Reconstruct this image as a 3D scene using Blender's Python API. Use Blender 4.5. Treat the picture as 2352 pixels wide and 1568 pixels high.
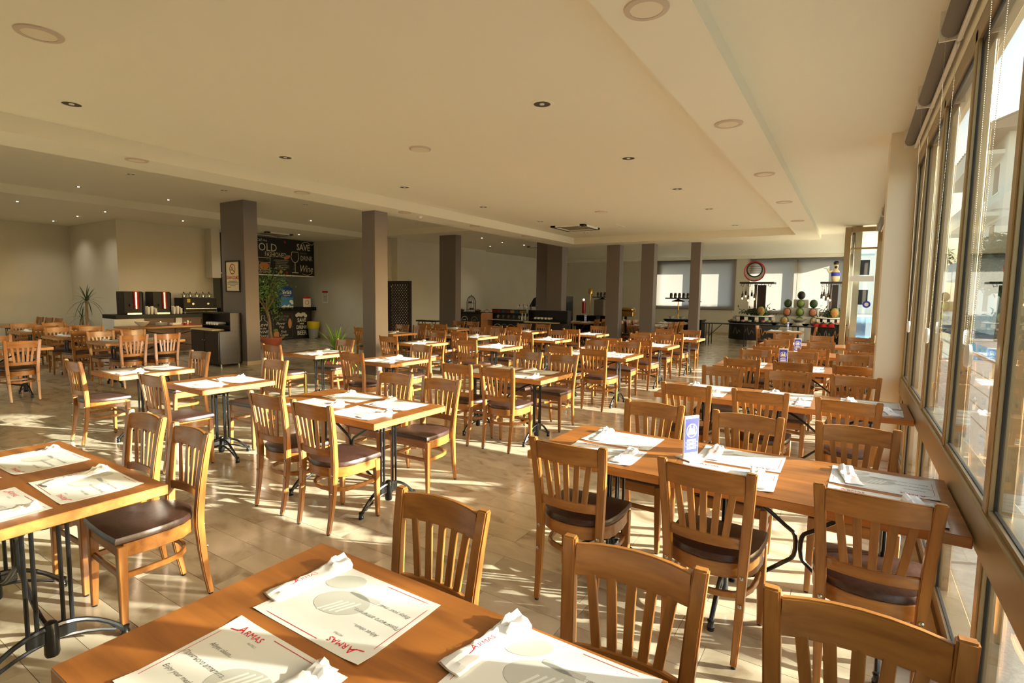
import bpy, bmesh, math, random
from mathutils import Vector, Matrix, Euler, Quaternion
rnd = random.Random(11)
for o in list(bpy.data.objects):
    bpy.data.objects.remove(o)
SC = bpy.context.scene
COL = SC.collection
R = math.radians
ORD = ['first', 'second', 'third', 'fourth', 'fifth', 'sixth', 'seventh']

# ------------------------------------------------------------------ camera
F_PX, YAW, PIT, ROL, CAMH = 1224.6, R(-32.513), R(-4.980), R(0.781), 1.62
fw = Vector((math.sin(YAW)*math.cos(PIT), math.cos(YAW)*math.cos(PIT), math.sin(PIT)))
rt = Vector((math.cos(YAW), -math.sin(YAW), 0)); up = rt.cross(fw)
rt2 = rt*math.cos(ROL)+up*math.sin(ROL); up2 = up*math.cos(ROL)-rt*math.sin(ROL)
cd = bpy.data.cameras.new('camera'); cam = bpy.data.objects.new('camera', cd); COL.objects.link(cam)
cd.sensor_fit = 'HORIZONTAL'; cd.sensor_width = 36; cd.lens = 36*F_PX/2352; cd.clip_start = .02; cd.clip_end = 400
M = Matrix((rt2, up2, -fw)).transposed().to_4x4(); M.translation = (0, 0, CAMH); cam.matrix_world = M
SC.camera = cam
# ------------------------------------------------------------------ sky, sun, exposure
SUN_EL, SUN_AZ = R(15.5), R(66.5)
w = bpy.data.worlds.new('sky'); SC.world = w; w.use_nodes = True
wn = w.node_tree; bg = wn.nodes['Background']
sky = wn.nodes.new('ShaderNodeTexSky'); sky.sky_type = 'NISHITA'; sky.sun_disc = False
sky.sun_elevation = SUN_EL; sky.sun_rotation = SUN_AZ; sky.air_density = 1.2; sky.dust_density = 2.5; sky.ozone_density = .6
wn.links.new(sky.outputs[0], bg.inputs[0]); bg.inputs[1].default_value = .55
sl = bpy.data.lights.new('sun', 'SUN'); sun = bpy.data.objects.new('sun', sl); COL.objects.link(sun)
sl.energy = 20; sl.color = (1, .98, .86); sl.angle = R(.6)
sd = Vector((math.sin(SUN_AZ)*math.cos(SUN_EL), math.cos(SUN_AZ)*math.cos(SUN_EL), math.sin(SUN_EL)))
sun.rotation_euler = (-sd).to_track_quat('-Z', 'Y').to_euler(); sun.location = (30, 14, 12)
SC.view_settings.view_transform = 'Standard'; SC.view_settings.look = 'None'
SC.view_settings.exposure = 0.46; SC.view_settings.gamma = 1; SC.view_settings.use_curve_mapping = False
try:
    SC.cycles.use_denoising = True; SC.cycles.denoiser = 'OPENIMAGEDENOISE'
    SC.cycles.max_bounces = 10; SC.cycles.diffuse_bounces = 6; SC.cycles.transparent_max_bounces = 24
    SC.cycles.caustics_reflective = False; SC.cycles.caustics_refractive = False
    SC.cycles.sample_clamp_indirect = 6
except Exception:
    pass

# ------------------------------------------------------------------ materials
def S(r, g, b):
    f = lambda c: (c/255/12.92) if c/255 <= .04045 else ((c/255+.055)/1.055)**2.4
    return (f(r), f(g), f(b), 1)
MATS = {}
def mat(name, col, rough=.5, metal=0, coat=0, emit=None, estr=1, spec=.5, trans=0):
    m = bpy.data.materials.new(name); m.use_nodes = True
    p = m.node_tree.nodes['Principled BSDF']
    p.inputs['Base Color'].default_value = col; p.inputs['Roughness'].default_value = rough
    p.inputs['Metallic'].default_value = metal; p.inputs['Coat Weight'].default_value = coat
    p.inputs['Specular IOR Level'].default_value = spec; p.inputs['Coat Roughness'].default_value = .12
    if trans: p.inputs['Transmission Weight'].default_value = trans
    if emit: p.inputs['Emission Color'].default_value = emit; p.inputs['Emission Strength'].default_value = estr
    MATS[name] = m
    return m
def grain(name, c1, c2, scale, rough=.4, coat=0, bump=.0, detail=5, world=False, lo=.3, hi=.7, rv=0, dist=0, c3=None):
    m = mat(name, c1, rough, coat=coat); t = m.node_tree; N = t.nodes; L = t.links
    p = N['Principled BSDF']
    tc = N.new('ShaderNodeTexCoord'); mp = N.new('ShaderNodeMapping'); mp.inputs['Scale'].default_value = scale
    src = tc.outputs['Object']
    if world:
        src = N.new('ShaderNodeNewGeometry').outputs['Position']
    oi = N.new('ShaderNodeObjectInfo')
    ad = N.new('ShaderNodeVectorMath'); ad.operation = 'ADD'
    mu = N.new('ShaderNodeMath'); mu.operation = 'MULTIPLY'; mu.inputs[1].default_value = 7
    L.new(oi.outputs['Random'], mu.inputs[0]); L.new(src, ad.inputs[0]); L.new(mu.outputs[0], ad.inputs[1])
    L.new(ad.outputs[0], mp.inputs[0])
    nz = N.new('ShaderNodeTexNoise'); nz.inputs['Scale'].default_value = 1; nz.inputs['Detail'].default_value = detail
    nz.inputs['Distortion'].default_value = dist
    L.new(mp.outputs[0], nz.inputs['Vector'])
    cr = N.new('ShaderNodeValToRGB'); cr.color_ramp.elements[0].position = lo; cr.color_ramp.elements[1].position = hi
    cr.color_ramp.elements[0].color = c1; cr.color_ramp.elements[1].color = c2
    if c3:
        e = cr.color_ramp.elements.new((lo+hi)/2); e.color = c3
    L.new(nz.outputs[0], cr.inputs[0]); out = cr.outputs[0]
    if rv:
        hs = N.new('ShaderNodeHueSaturation'); mr = N.new('ShaderNodeMapRange')
        mr.inputs[3].default_value = 1-rv; mr.inputs[4].default_value = 1+rv
        L.new(oi.outputs['Random'], mr.inputs[0]); L.new(mr.outputs[0], hs.inputs['Value']); L.new(out, hs.inputs['Color']); out = hs.outputs[0]
    L.new(out, p.inputs['Base Color'])
    if bump:
        b = N.new('ShaderNodeBump'); b.inputs['Strength'].default_value = bump; b.inputs['Distance'].default_value = .01
        L.new(nz.outputs[0], b.inputs['Height']); L.new(b.outputs[0], p.inputs['Normal'])
    return m
W1, W2 = S(176, 119, 56), S(142, 90, 40)
WOODV = grain('chair_wood_vertical', W1, W2, (38, 38, 3), .34, .25, .02, rv=.10)
WOODH = grain('chair_wood_horizontal', W1, W2, (3, 38, 38), .34, .25, .02, rv=.10)
TOPW = grain('tabletop_wood', S(162, 99, 41), S(118, 68, 26), (2.0, 20, 20), .30, .3, .01, detail=7, dist=.6, rv=.06)
EDGEW = grain('tabletop_edge_wood', S(196, 140, 76), S(166, 110, 54), (3, 30, 30), .38, .1, .02, rv=.06)
LEATH = grain('brown_leather', S(74, 50, 42), S(56, 37, 31), (60, 60, 60), .36, 0, .06, detail=2)
IRON = mat('black_cast_iron', S(34, 36, 38), .28, .35, coat=.3)
RUBBER = mat('black_rubber', S(20, 20, 20), .6)
STEEL = mat('brushed_steel', S(190, 186, 178), .25, 1)
TRAV = grain('travertine', S(208, 196, 170), S(142, 124, 98), (2.0, 3.6, 3), .2, .2, .01, detail=9, lo=.34, hi=.72, rv=.09, dist=1.6, c3=S(194, 180, 154))
GROUT = mat('travertine_grout', S(120, 104, 84), .8)
CEIL = mat('ceiling_paint', S(238, 234, 216), .75)
WALLM = grain('wall_paint', S(216, 211, 196), S(208, 202, 186), (.7, .7, .7), .8, world=True, detail=2)
PILM = mat('taupe_paint', S(122, 112, 109), .55)
SKIRT = mat('skirting_stone', S(190, 172, 140), .4)
BRONZ = mat('bronze_aluminium', S(164, 146, 112), .38, .55)
GASK = mat('black_gasket', S(18, 18, 20), .5)
PAPER = mat('white_paper', S(238, 236, 228), .75)
MATP = mat('placemat_paper', S(212, 211, 202), .75)
NAPK = mat('napkin_paper', S(246, 245, 241), .8)
REDINK = mat('red_ink', S(196, 30, 46), .7)
GREYINK = mat('grey_ink', S(182, 181, 170), .75)
TEXTINK = mat('dark_ink', S(110, 108, 100), .75)
WHITEP = mat('white_plastic', S(236, 234, 228), .35)
BLUEP = mat('blue_print', S(58, 66, 190), .4)
BLACKP = mat('black_plastic', S(16, 16, 17), .45, spec=.25)
BLACKW = grain('black_brown_wood', S(40, 25, 20), S(26, 16, 13), (2, 2, 22), .42, .0, detail=4)
CHALKB = mat('chalkboard', S(26, 25, 25), .55)
CHALK = mat('chalk_white', S(222, 218, 206), .85)
CHALKG = mat('chalk_dim', S(140, 134, 124), .85)
CHALKO = mat('chalk_orange', S(206, 140, 90), .85)
CHALKGR = mat('chalk_green', S(120, 150, 70), .85)
CERAM = mat('white_ceramic', S(238, 234, 224), .2, coat=.4)
REDM = mat('red_enamel', S(190, 24, 24), .3, coat=.3)
GREENL = grain('leaf_green', S(128, 168, 58), S(78, 120, 34), (9, 9, 9), .45, rv=.2)
GREEND = grain('leaf_dark_green', S(52, 74, 30), S(34, 52, 22), (9, 9, 9), .5, rv=.2)
BARK = grain('bark', S(158, 132, 100), S(110, 88, 64), (20, 20, 5), .8)
TERRA = mat('terracotta', S(176, 92, 66), .55)
SOIL = mat('soil', S(48, 36, 28), .95)
GOLD = mat('brass', S(206, 164, 90), .25, 1)
WALNUT = grain('walnut', S(104, 70, 46), S(76, 48, 30), (2, 2, 16), .45, detail=4)
BLINDF = mat('grey_blind_fabric', S(120, 112, 104), .8)
AMBER = mat('amber_glass', S(60, 28, 12), .15, coat=.5)
BULB = mat('lamp_bulb', S(255, 200, 120), .3, emit=(1, .62, .25, 1), estr=6)
LEDW = mat('led_diffuser', S(232, 222, 200), .5)
LEDRING = mat('led_ring', S(206, 190, 172), .45)
DARKIN = mat('dark_recess', S(70, 62, 48), .4, .3)
CONC = grain('terrace_concrete', S(146, 143, 136), S(108, 106, 100), (70, 70, 70), .85, world=True, detail=4, bump=.05)
WATER = mat('pool_water', S(60, 160, 200), .08)
def glass_mat(name, tint=(.96, .975, .96, 1)):
    m = bpy.data.materials.new(name); m.use_nodes = True; t = m.node_tree; t.nodes.clear(); N = t.nodes
    o = N.new('ShaderNodeOutputMaterial'); mx = N.new('ShaderNodeMixShader'); tr = N.new('ShaderNodeBsdfTransparent'); gl = N.new('ShaderNodeBsdfGlossy')
    fr = N.new('ShaderNodeFresnel'); ge = N.new('ShaderNodeNewGeometry'); io = N.new('ShaderNodeMath'); io.operation = 'MULTIPLY_ADD'
    io.inputs[1].default_value = 1/1.5-1.5; io.inputs[2].default_value = 1.5; t.links.new(ge.outputs['Backfacing'], io.inputs[0]); t.links.new(io.outputs[0], fr.inputs[0])   # same Fresnel on both faces of the thin pane
    tr.inputs[0].default_value = tint; gl.inputs['Roughness'].default_value = .0; gl.inputs[0].default_value = (.95, .95, .95, 1)
    t.links.new(fr.outputs[0], mx.inputs[0]); t.links.new(tr.outputs[0], mx.inputs[1]); t.links.new(gl.outputs[0], mx.inputs[2]); t.links.new(mx.outputs[0], o.inputs[0])
    return m
GLASS = glass_mat('window_glass')
def shade_mat(name, col):   # translucent roller screen
    m = bpy.data.materials.new(name); m.use_nodes = True; t = m.node_tree; t.nodes.clear(); N = t.nodes
    o = N.new('ShaderNodeOutputMaterial'); mx = N.new('ShaderNodeMixShader'); d = N.new('ShaderNodeBsdfDiffuse'); tl = N.new('ShaderNodeBsdfTranslucent')
    d.inputs[0].default_value = col; tl.inputs[0].default_value = (.52, .48, .43, 1); mx.inputs[0].default_value = .6
    t.links.new(d.outputs[0], mx.inputs[1]); t.links.new(tl.outputs[0], mx.inputs[2]); t.links.new(mx.outputs[0], o.inputs[0])
    return m
SCREEN = shade_mat('roller_screen', S(150, 140, 132))

# ------------------------------------------------------------------ mesh helpers
class MB:
    def __init__(s): s.v = []; s.f = []
    def add(s, vs, fs):
        n = len(s.v); s.v += [tuple(v) for v in vs]; s.f += [tuple(i+n for i in f) for f in fs]; return s
    def box(s, x0, x1, y0, y1, z0, z1):
        return s.add([(x0,y0,z0),(x1,y0,z0),(x1,y1,z0),(x0,y1,z0),(x0,y0,z1),(x1,y0,z1),(x1,y1,z1),(x0,y1,z1)],
                     [(0,3,2,1),(4,5,6,7),(0,1,5,4),(1,2,6,5),(2,3,7,6),(3,0,4,7)])
    def cbox(s, c, d, rot=None):
        q = Euler(rot).to_matrix() if rot else None
        vs = []
        for x, y, z in [(-1,-1,-1),(1,-1,-1),(1,1,-1),(-1,1,-1),(-1,-1,1),(1,-1,1),(1,1,1),(-1,1,1)]:
            p = Vector((x*d[0]/2, y*d[1]/2, z*d[2]/2))
            if q: p = q @ p
            vs.append(p+Vector(c))
        return s.add(vs, [(0,3,2,1),(4,5,6,7),(0,1,5,4),(1,2,6,5),(2,3,7,6),(3,0,4,7)])
    def loft(s, rings, closed=False, caps=True):
        n = len(rings[0]); vs = [p for r in rings for p in r]; fs = []
        m = len(rings)
        for i in range(m if closed else m-1):
            a, b = i*n, ((i+1) % m)*n
            for j in range(n):
                k = (j+1) % n; fs.append((a+j, a+k, b+k, b+j))
        if caps and not closed:
            fs.append(tuple(range(n-1, -1, -1))); fs.append(tuple((m-1)*n+j for j in range(n)))
        return s.add(vs, fs)
    def tube(s, path, r, n=8, closed=False, squash=1, caps=True):
        path = [Vector(p) for p in path]; rings = []; m = len(path)
        ref = Vector((0, 0, 1))
        prev = None
        for i, p in enumerate(path):
            a = path[i-1] if (i > 0 or closed) else p; b = path[(i+1) % m] if (i < m-1 or closed) else p
            t = (b-a).normalized()
            if prev is None:
                u = t.cross(ref)
                if u.length < .05: u = t.cross(Vector((0, 1, 0)))
            else:
                u = prev-t*prev.dot(t)
                if u.length < 1e-4: u = t.cross(ref)
            u.normalize(); prev = u; v = t.cross(u)
            ri = r[i] if isinstance(r, (list, tuple)) else r
            rings.append([p+u*math.cos(2*math.pi*k/n)*ri+v*math.sin(2*math.pi*k/n)*ri*squash for k in range(n)])
        return s.loft(rings, closed, caps)
    def cyl(s, c, r, z0, z1, n=16, r2=None):
        r2 = r if r2 is None else r2
        return s.loft([[(c[0]+q*math.cos(2*math.pi*k/n), c[1]+q*math.sin(2*math.pi*k/n), z) for k in range(n)] for q, z in ((r, z0), (r2, z1))])
    def lathe(s, prof, n=16, c=(0, 0, 0)):
        return s.loft([[(c[0]+max(q, 1e-4)*math.cos(2*math.pi*k/n), c[1]+max(q, 1e-4)*math.sin(2*math.pi*k/n), c[2]+z) for k in range(n)] for q, z in prof])
    def prism(s, poly, z0, z1):
        return s.loft([[(x, y, z0) for x, y in poly], [(x, y, z1) for x, y in poly]])
    def ball(s, c, r, n=10, sz=1, sx=1, sy=1):
        pr = []
        for i in range(7):
            a = -math.pi/2+math.pi*i/6; pr.append((math.cos(a), math.sin(a)))
        return s.loft([[(c[0]+max(q, 1e-3)*r*sx*math.cos(2*math.pi*k/n), c[1]+max(q, 1e-3)*r*sy*math.sin(2*math.pi*k/n), c[2]+z*r*sz) for k in range(n)] for q, z in pr])
    def xf(s, mtx):
        s.v = [tuple(mtx @ Vector(v)) for v in s.v]; return s
    def join(s, o): return s.add(o.v, o.f)
def mesh(name, mb, m, bevel=0, smooth=False, seg=1, ang=38):
    me = bpy.data.meshes.new(name)
    me.from_pydata(mb.v, [], mb.f); me.update()
    bm = bmesh.new(); bm.from_mesh(me)
    bmesh.ops.recalc_face_normals(bm, faces=bm.faces)
    if bevel:
        es = [e for e in bm.edges if len(e.link_faces) == 2 and e.calc_face_angle(0) > R(35)]
        bmesh.ops.bevel(bm, geom=es, offset=bevel, segments=seg, affect='EDGES', clamp_overlap=True)
    bm.to_mesh(me); bm.free()
    me.materials.append(m)
    if smooth:
        me.shade_smooth(); me.set_sharp_from_angle(angle=R(ang))
    return me
def ob(name, data, parent=None, loc=None, rot=None, scale=None):
    o = bpy.data.objects.new(name, data); COL.objects.link(o)
    if parent: o.parent = parent
    if loc is not None: o.location = loc
    if rot is not None: o.rotation_euler = rot
    if scale is not None: o.scale = scale
    return o
def tag(o, label, cat, group=None):
    o['label'] = label; o['category'] = cat
    if group: o['group'] = group
    return o
def thing(name, label, cat, group=None, loc=(0, 0, 0), rz=0):
    return tag(ob(name, None, None, loc, (0, 0, rz)), label, cat, group)
def part(name, mb, m, parent, bevel=0, smooth=False, label=None, loc=None, rot=None, seg=1):
    o = ob(name, mesh(name, mb, m, bevel, smooth, seg), parent, loc, rot)
    if label: o['label'] = label
    return o
def struct(name, mb, m, parent=None, bevel=0, smooth=False):
    o = ob(name, mesh(name, mb, m, bevel, smooth), parent)
    if parent is None: o['kind'] = 'structure'
    return o
def B(*a): return MB().box(*a)
TXT = {}
def text_mb(s, size, align='CENTER', shear=0, off=0, sx=1):
    key = (s, size, align, shear, off, sx)
    if key not in TXT:
        c = bpy.data.curves.new('lettering', 'FONT'); c.body = s; c.size = size; c.align_x = align; c.align_y = 'CENTER'
        c.shear = shear; c.offset = off; c.resolution_u = 2
        t = bpy.data.objects.new('lettering', c); me = bpy.data.meshes.new_from_object(t)
        TXT[key] = ([(v.co.x*sx, v.co.y, 0) for v in me.vertices], [tuple(p.vertices) for p in me.polygons])
        bpy.data.objects.remove(t); bpy.data.curves.remove(c); bpy.data.meshes.remove(me)
    mb = MB(); mb.add(*TXT[key]); return mb
def put(mb, x, y, z=0, a=0):
    return mb.xf(Matrix.Translation((x, y, z)) @ Matrix.Rotation(a, 4, 'Z'))
def strip(pts, wd, z=0):     # flat ribbon in xy
    mb = MB(); pts = [Vector((p[0], p[1])) for p in pts]; L = []
    for i, p in enumerate(pts):
        t = (pts[min(i+1, len(pts)-1)]-pts[max(i-1, 0)]).normalized(); n = Vector((-t.y, t.x))*wd/2
        L += [(p.x+n.x, p.y+n.y, z), (p.x-n.x, p.y-n.y, z)]
    return mb.add(L, [(2*i, 2*i+1, 2*i+3, 2*i+2) for i in range(len(pts)-1)])
def disc(cx, cy, rx, ry, z=0, n=28, a=0):
    c, s_ = math.cos(a), math.sin(a)
    return MB().add([(cx+rx*math.cos(2*math.pi*k/n)*c-ry*math.sin(2*math.pi*k/n)*s_, cy+rx*math.cos(2*math.pi*k/n)*s_+ry*math.sin(2*math.pi*k/n)*c, z) for k in range(n)], [tuple(range(n))])
def circ(cx, cy, r, n=28, a0=0, a1=2*math.pi): return [(cx+r*math.cos(a0+(a1-a0)*k/n), cy+r*math.sin(a0+(a1-a0)*k/n)) for k in range(n+1)]

def project(P):
    d = Vector(P)-Vector((0, 0, CAMH)); q = d.dot(fw)
    return (1176+F_PX*d.dot(rt2)/q, 784-F_PX*d.dot(up2)/q, q)

# ------------------------------------------------------------------ heights of the ceiling
ZS, ZM, ZR, ZB, ZL = 3.12, 3.30, 3.24, 3.57, 3.40
# ================================================================== SETTING
# floor of travertine planks
floor = struct('floor', B(-20, .6, -3.2, 26, -.12, -.004), GROUT)
ROW = .197
planks = []
j = 0
y = 2.085-ROW*26
while y < 25:
    x = -19+rnd.uniform(0, .7)
    while x < .42:
        L = rnd.choice((.5, .6, .72)); x1 = min(x+L, .44)
        planks.append((x, x1, y)); x = x1
    y += ROW
scored = []
for (x0, x1, y0) in planks:
    c = ((x0+x1)/2, y0+ROW/2, 0); px, py, q = project(c)
    if q < .3 or not (-60 < px < 2420 and py < 1640): sc = 0
    else: sc = 1/q**3
    scored.append((sc, x0, x1, y0))
scored.sort(reverse=True)
PM = {L: mesh('plank', B(-L/2+.0012, L/2-.0012, -ROW/2+.0012, ROW/2-.0012, -.012, 0), TRAV) for L in (.5, .6, .72)}
rest = MB()
for i, (sc, x0, x1, y0) in enumerate(scored):
    L = round(x1-x0, 2)
    if i < 300 and L in PM:
        ob('plank', PM[L], floor, ((x0+x1)/2, y0+ROW/2, rnd.uniform(-.0005, 0)))
    elif x1-x0 > .02:
        rest.box(x0+.0012, x1-.0012, y0+.0012, y0+ROW-.0012, -.012, -.0002)
po = part('planks_beyond', rest, TRAV, floor); po['kind'] = 'stuff'

# ceilings
cm = MB()
cm.box(-6.98, -1.23, 1.49, 14.25, ZM, ZM+.1)                       # main coffer
struct('ceiling', cm, CEIL)
sf = MB()
sf.box(-7.65, -6.98, -3.2, 15.6, ZS, ZB+.05)                       # beam along the pillars
sf.box(-1.23, -.78, -3.2, 15.6, ZS, ZB+.05)                        # beam along the windows
sf.box(-6.98, -1.23, -3.2, 1.49, ZS, ZB+.05); sf.box(-6.98, -1.23, 14.25, 15.6, ZS, ZB+.05)
struct('ceiling_beam', sf, CEIL)
struct('ceiling_window_side', B(-.78, .62, -3.2, 15.6, ZR, ZR+.1), CEIL)
struct('ceiling_bay', B(-13.5, -7.65, -3.2, 12.1, ZB, ZB+.1), CEIL)
lc = MB(); lc.box(-20, -13.5, -3.2, 13, ZL, ZB+.1); lc.box(-13.5, -7.65, 12.1, 15.6, ZL, ZB+.1); lc.box(-20, .6, 15.6, 26, ZL, ZB+.1)
struct('ceiling_low', lc, CEIL)
# walls
struct('wall_back', B(-20, -18.2, -3.4, -3.2, 0, 3.7).box(-7.6, .6, -3.4, -3.2, 0, 3.7).box(-18.2, -7.6, -3.4, -3.2, 0, .5).box(-18.2, -7.6, -3.4, -3.2, 3.1, 3.7), WALLM)
wb = MB()
for k in range(7): wb.box(-18.2+10.6*k/6-.04, -18.2+10.6*k/6+.04, -3.34, -3.26, .5, 3.1)
wb = struct('window_10', wb, BRONZ)  # unseen window behind the camera, added to give the left side daylight
for k in range(6): part('pane', B(-18.16+10.6*k/6, -18.24+10.6*(k+1)/6, -3.302, -3.298, .5, 3.1), GLASS, wb)
struct('wall_left', B(-19.1, -18.9, -3.2, 6.15, 0, ZL), WALLM)
struct('wall_left_step', B(-18.9, -15.9, 6.15, 6.35, 0, ZL), WALLM)
struct('wall_coffee', B(-16.1, -15.9, 6.35, 8.55, 0, ZL), WALLM)
struct('wall_coffee_return', B(-15.9, -15.55, 8.35, 8.6, 2.0, ZL), WALLM)
struct('wall_bar_back', B(-18.6, -18.4, 8.5, 12.3, 0, ZL), mat('bar_back_grey', S(120, 118, 110), .7))
struct('wall_bar_end', B(-18.6, -13.0, 12.3, 12.5, 0, ZL), WALLM)
struct('wall_far_left', B(-13.0, -12.7, 12.3, 17.85, 0, ZL), WALLM)
pl = MB(); pl.box(-12.7, -12.45, 12.6, 12.95, 0, ZL); struct('wall_pilaster', pl, WALLM)
struct('wall_far_left_recess', B(-13.3, -13.05, 17.85, 25.2, 0, ZL), WALLM)
for n, (x0, x1, y0, y1) in {'left': (-18.9, -18.88, -3, 6.13), 'bar_end': (-16.0, -12.7, 12.28, 12.3), 'far': (-13, 0, 24.98, 25.0)}.items():
    struct('baseboard_'+n, B(x0, x1, y0, y1, 0, .1), SKIRT)
# far wall with two windows
fwm = MB(); FY = 25.0
WX = [(-7.72, -4.50, 1.23, 3.22), (-3.72, -.30, 1.12, 3.22)]
fwm.box(-13.3, -7.72, FY, FY+.2, 0, ZL); fwm.box(-4.50, -3.72, FY, FY+.2, 0, ZL); fwm.box(-.30, .08, FY, FY+.2, 0, ZL)
for x0, x1, z0, z1 in WX:
    fwm.box(x0, x1, FY, FY+.2, 0, z0); fwm.box(x0, x1, FY, FY+.2, z1, ZL)
struct('wall_far', fwm, WALLM)
ps = B(-.04, .08, 14.15, 25.2, 0, .9).box(-.04, .08, 14.15, 25.2, 3.0, ZL)
for k in range(6): ps.box(-.04, .08, 14.15+2.19*k-(.0 if k == 0 else .1), 14.15+2.19*k+.1, .9, 3.0)
struct('wall_pool_side', ps, WALLM)
for k in range(5):  # unseen windows and screens, added to bring soft daylight to the far end
    wo = struct('window_%d' % (5+k), MB().box(.0, .06, 14.25+2.19*k, 16.24+2.19*k, .9, .96).box(.0, .06, 14.25+2.19*k, 16.24+2.19*k, 2.94, 3.0), BRONZ)
    part('pane', B(.03, .036, 14.25+2.19*k, 16.24+2.19*k, .96, 2.94), GLASS, wo)
    bl = thing('roller_blind', 'added unseen grey roller screen on the pool-side wall, %s from the glazed end screen' % ORD[k], 'blind', 'added roller screens on the pool-side wall')
    part('screen', MB().add([(-.06, 14.2+2.19*k, .85), (-.06, 16.3+2.19*k, .85), (-.06, 16.3+2.19*k, 3.05), (-.06, 14.2+2.19*k, 3.05)], [(0, 1, 2, 3)]), SCREEN, bl)
    part('tube', MB().tube([(-.08, 14.2+2.19*k, 3.08), (-.08, 16.3+2.19*k, 3.08)], .03, 10), BLINDF, bl, smooth=True)
trim = MB(); trim.box(-13, -.22, 24.4, 25, 3.3, ZL); trim.box(-13, -.22, 24.2, 24.4, 3.36, ZL)
struct('trim_1', trim, CEIL)
for i, (x0, x1, z0, z1) in enumerate(WX):
    wf = MB()
    for a, b in ((x0, x0+.07), (x1-.07, x1), ((x0+x1)/2-.12, (x0+x1)/2+.12)): wf.box(a, b, FY+.05, FY+.13, z0, z1)
    wf.box(x0, x1, FY+.05, FY+.13, z0, z0+.07); wf.box(x0, x1, FY+.05, FY+.13, z1-.07, z1)
    wo = struct('window_%d' % (i+1), wf, WHITEP)
    for a, b in ((x0+.07, (x0+x1)/2-.12), ((x0+x1)/2+.12, x1-.07)):
        part('pane', B(a, b, FY+.085, FY+.093, z0+.07, z1-.07), GLASS, wo)
    # roller blind drawn down in front of it
    bx0, bx1 = (x0-.35, x1+.12) if i == 0 else (x0-.1, x1+.08)
    bl = thing('roller_blind', ['drawn grey roller screen on the far wall beside the dark pillars', 'drawn wide grey roller screen behind the melon display'][i], 'blind', 'drawn roller screens on the far wall', (0, 0, 0))
    segs = [(bx0, bx1)] if i == 0 else [(bx0, (bx0+bx1)/2-.01), ((bx0+bx1)/2+.01, bx1)]
    for a, b in segs:
        part('screen', MB().add([(a, FY-.058, z0-.12), (b, FY-.058, z0-.12), (b, FY-.058, z1+.03), (a, FY-.058, z1+.03)], [(0, 1, 2, 3)]), SCREEN, bl)
        part('bottom_bar', B(a, b, FY-.066, FY-.05, z0-.15, z0-.12), BLINDF, bl)
        part('tube', MB().tube([(a, FY-.05, z1+.06), (b, FY-.05, z1+.06)], .035, 10), BLINDF, bl, smooth=True)

# pillars ------------------------------------------------------------
def pillar(label, x0, x1, y0, y1, h, skirt=True):
    t = thing('pillar', label, 'pillar', 'taupe square pillars', ((x0+x1)/2, (y0+y1)/2, 0))
    a, b = (x1-x0)/2, (y1-y0)/2
    part('shaft', B(-a, a, -b, b, 0, h), PILM, t, bevel=.006)
    if skirt:
        k = MB()
        k.box(-a-.008, a+.008, -b-.008, -b, 0, .09); k.box(-a-.008, a+.008, b, b+.008, 0, .09); k.box(a, a+.008, -b, b, 0, .09); k.box(-a-.008, -a, -b, b, 0, .09)
        part('skirting', k, SKIRT, t)
    return t
pillar('taupe pillar with a framed no-smoking notice, beside the coffee counter', -12.0, -11.11, 6.66, 6.98, ZB)
pillar('lighter taupe pillar beside the spiky plant in the terracotta pot', -7.77, -7.43, 6.95, 7.27, ZS)
pillar('dark taupe pillar standing left of the bread cage buffet', -10.82, -10.18, 12.75, 13.02, ZL)
pillar('taupe pillar standing behind the dark waiter station', -8.25, -7.72, 14.95, 15.3, ZL)
pillar('taupe pillar just behind another, beside the black oven hood', -9.1, -8.6, 15.75, 16.1, ZL)
pillar('dark pillar between the waiter station and the brass buffet lamps', -6.24, -5.83, 14.95, 15.25, ZS)
pillar('taupe pillar rising from the end tables left of the first blind', -5.18, -4.81, 14.95, 15.25, ZS)
pillar('slim near-black pillar standing before the first drawn blind', -3.84, -3.58, 15.1, 15.32, ZS)

# window wall on the right ------------------------------------------------
WXI = .44
mull = [1.43, 2.50, 3.57, 4.66, 5.74]
mull2 = [7.1, 8.2, 9.3, 10.4, 11.5, 12.6, 13.6]
def window_wall(n, ms, y0, y1):
    fr = MB()
    for m_ in ms: fr.box(WXI, WXI+.075, m_-.032, m_+.032, .08, 2.96)
    fr.box(WXI, WXI+.11, y0, y0+.05, .08, 2.96); fr.box(WXI, WXI+.11, y1-.05, y1, .08, 2.96)
    fr.box(WXI+.012, WXI+.12, y0, y1, 0, .085); fr.box(WXI, WXI+.11, y0, y1, 2.9, 3.0)
    o = struct('window_%d' % n, fr, BRONZ, bevel=.004)
    part('transom', B(WXI-.01, WXI+.12, y0, y1, .70, .865), BRONZ, o, bevel=.006)
    ys = [y0+.05-.032]+ms+[y1-.05+.032]
    gk = MB()
    for a, b in zip(ys[:-1], ys[1:]):
        a += .032; b -= .032
        if b-a < .1: continue
        for z0, z1 in ((.085, .70), (.865, 2.9)):
            e = .022
            gk.box(WXI+.018, WXI+.030, a, a+e, z0, z1); gk.box(WXI+.018, WXI+.030, b-e, b, z0, z1)
            gk.box(WXI+.018, WXI+.030, a, b, z0, z0+e); gk.box(WXI+.018, WXI+.030, a, b, z1-e, z1)
            part('pane', B(WXI+.022, WXI+.026, a+.004, b-.004, z0+.004, z1-.004), GLASS, o)
            bd = MB(); w_ = .018
            bd.box(WXI+.006, WXI+.018, a, a+w_, z0, z1); bd.box(WXI+.006, WXI+.018, b-w_, b, z0, z1); bd.box(WXI+.006, WXI+.018, a+w_, b-w_, z0, z0+w_)
            part('glazing_bead', bd, BRONZ, o)
    part('gasket', gk, GASK, o)
    return o
window_wall(3, mull, .34, 6.5)
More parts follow.
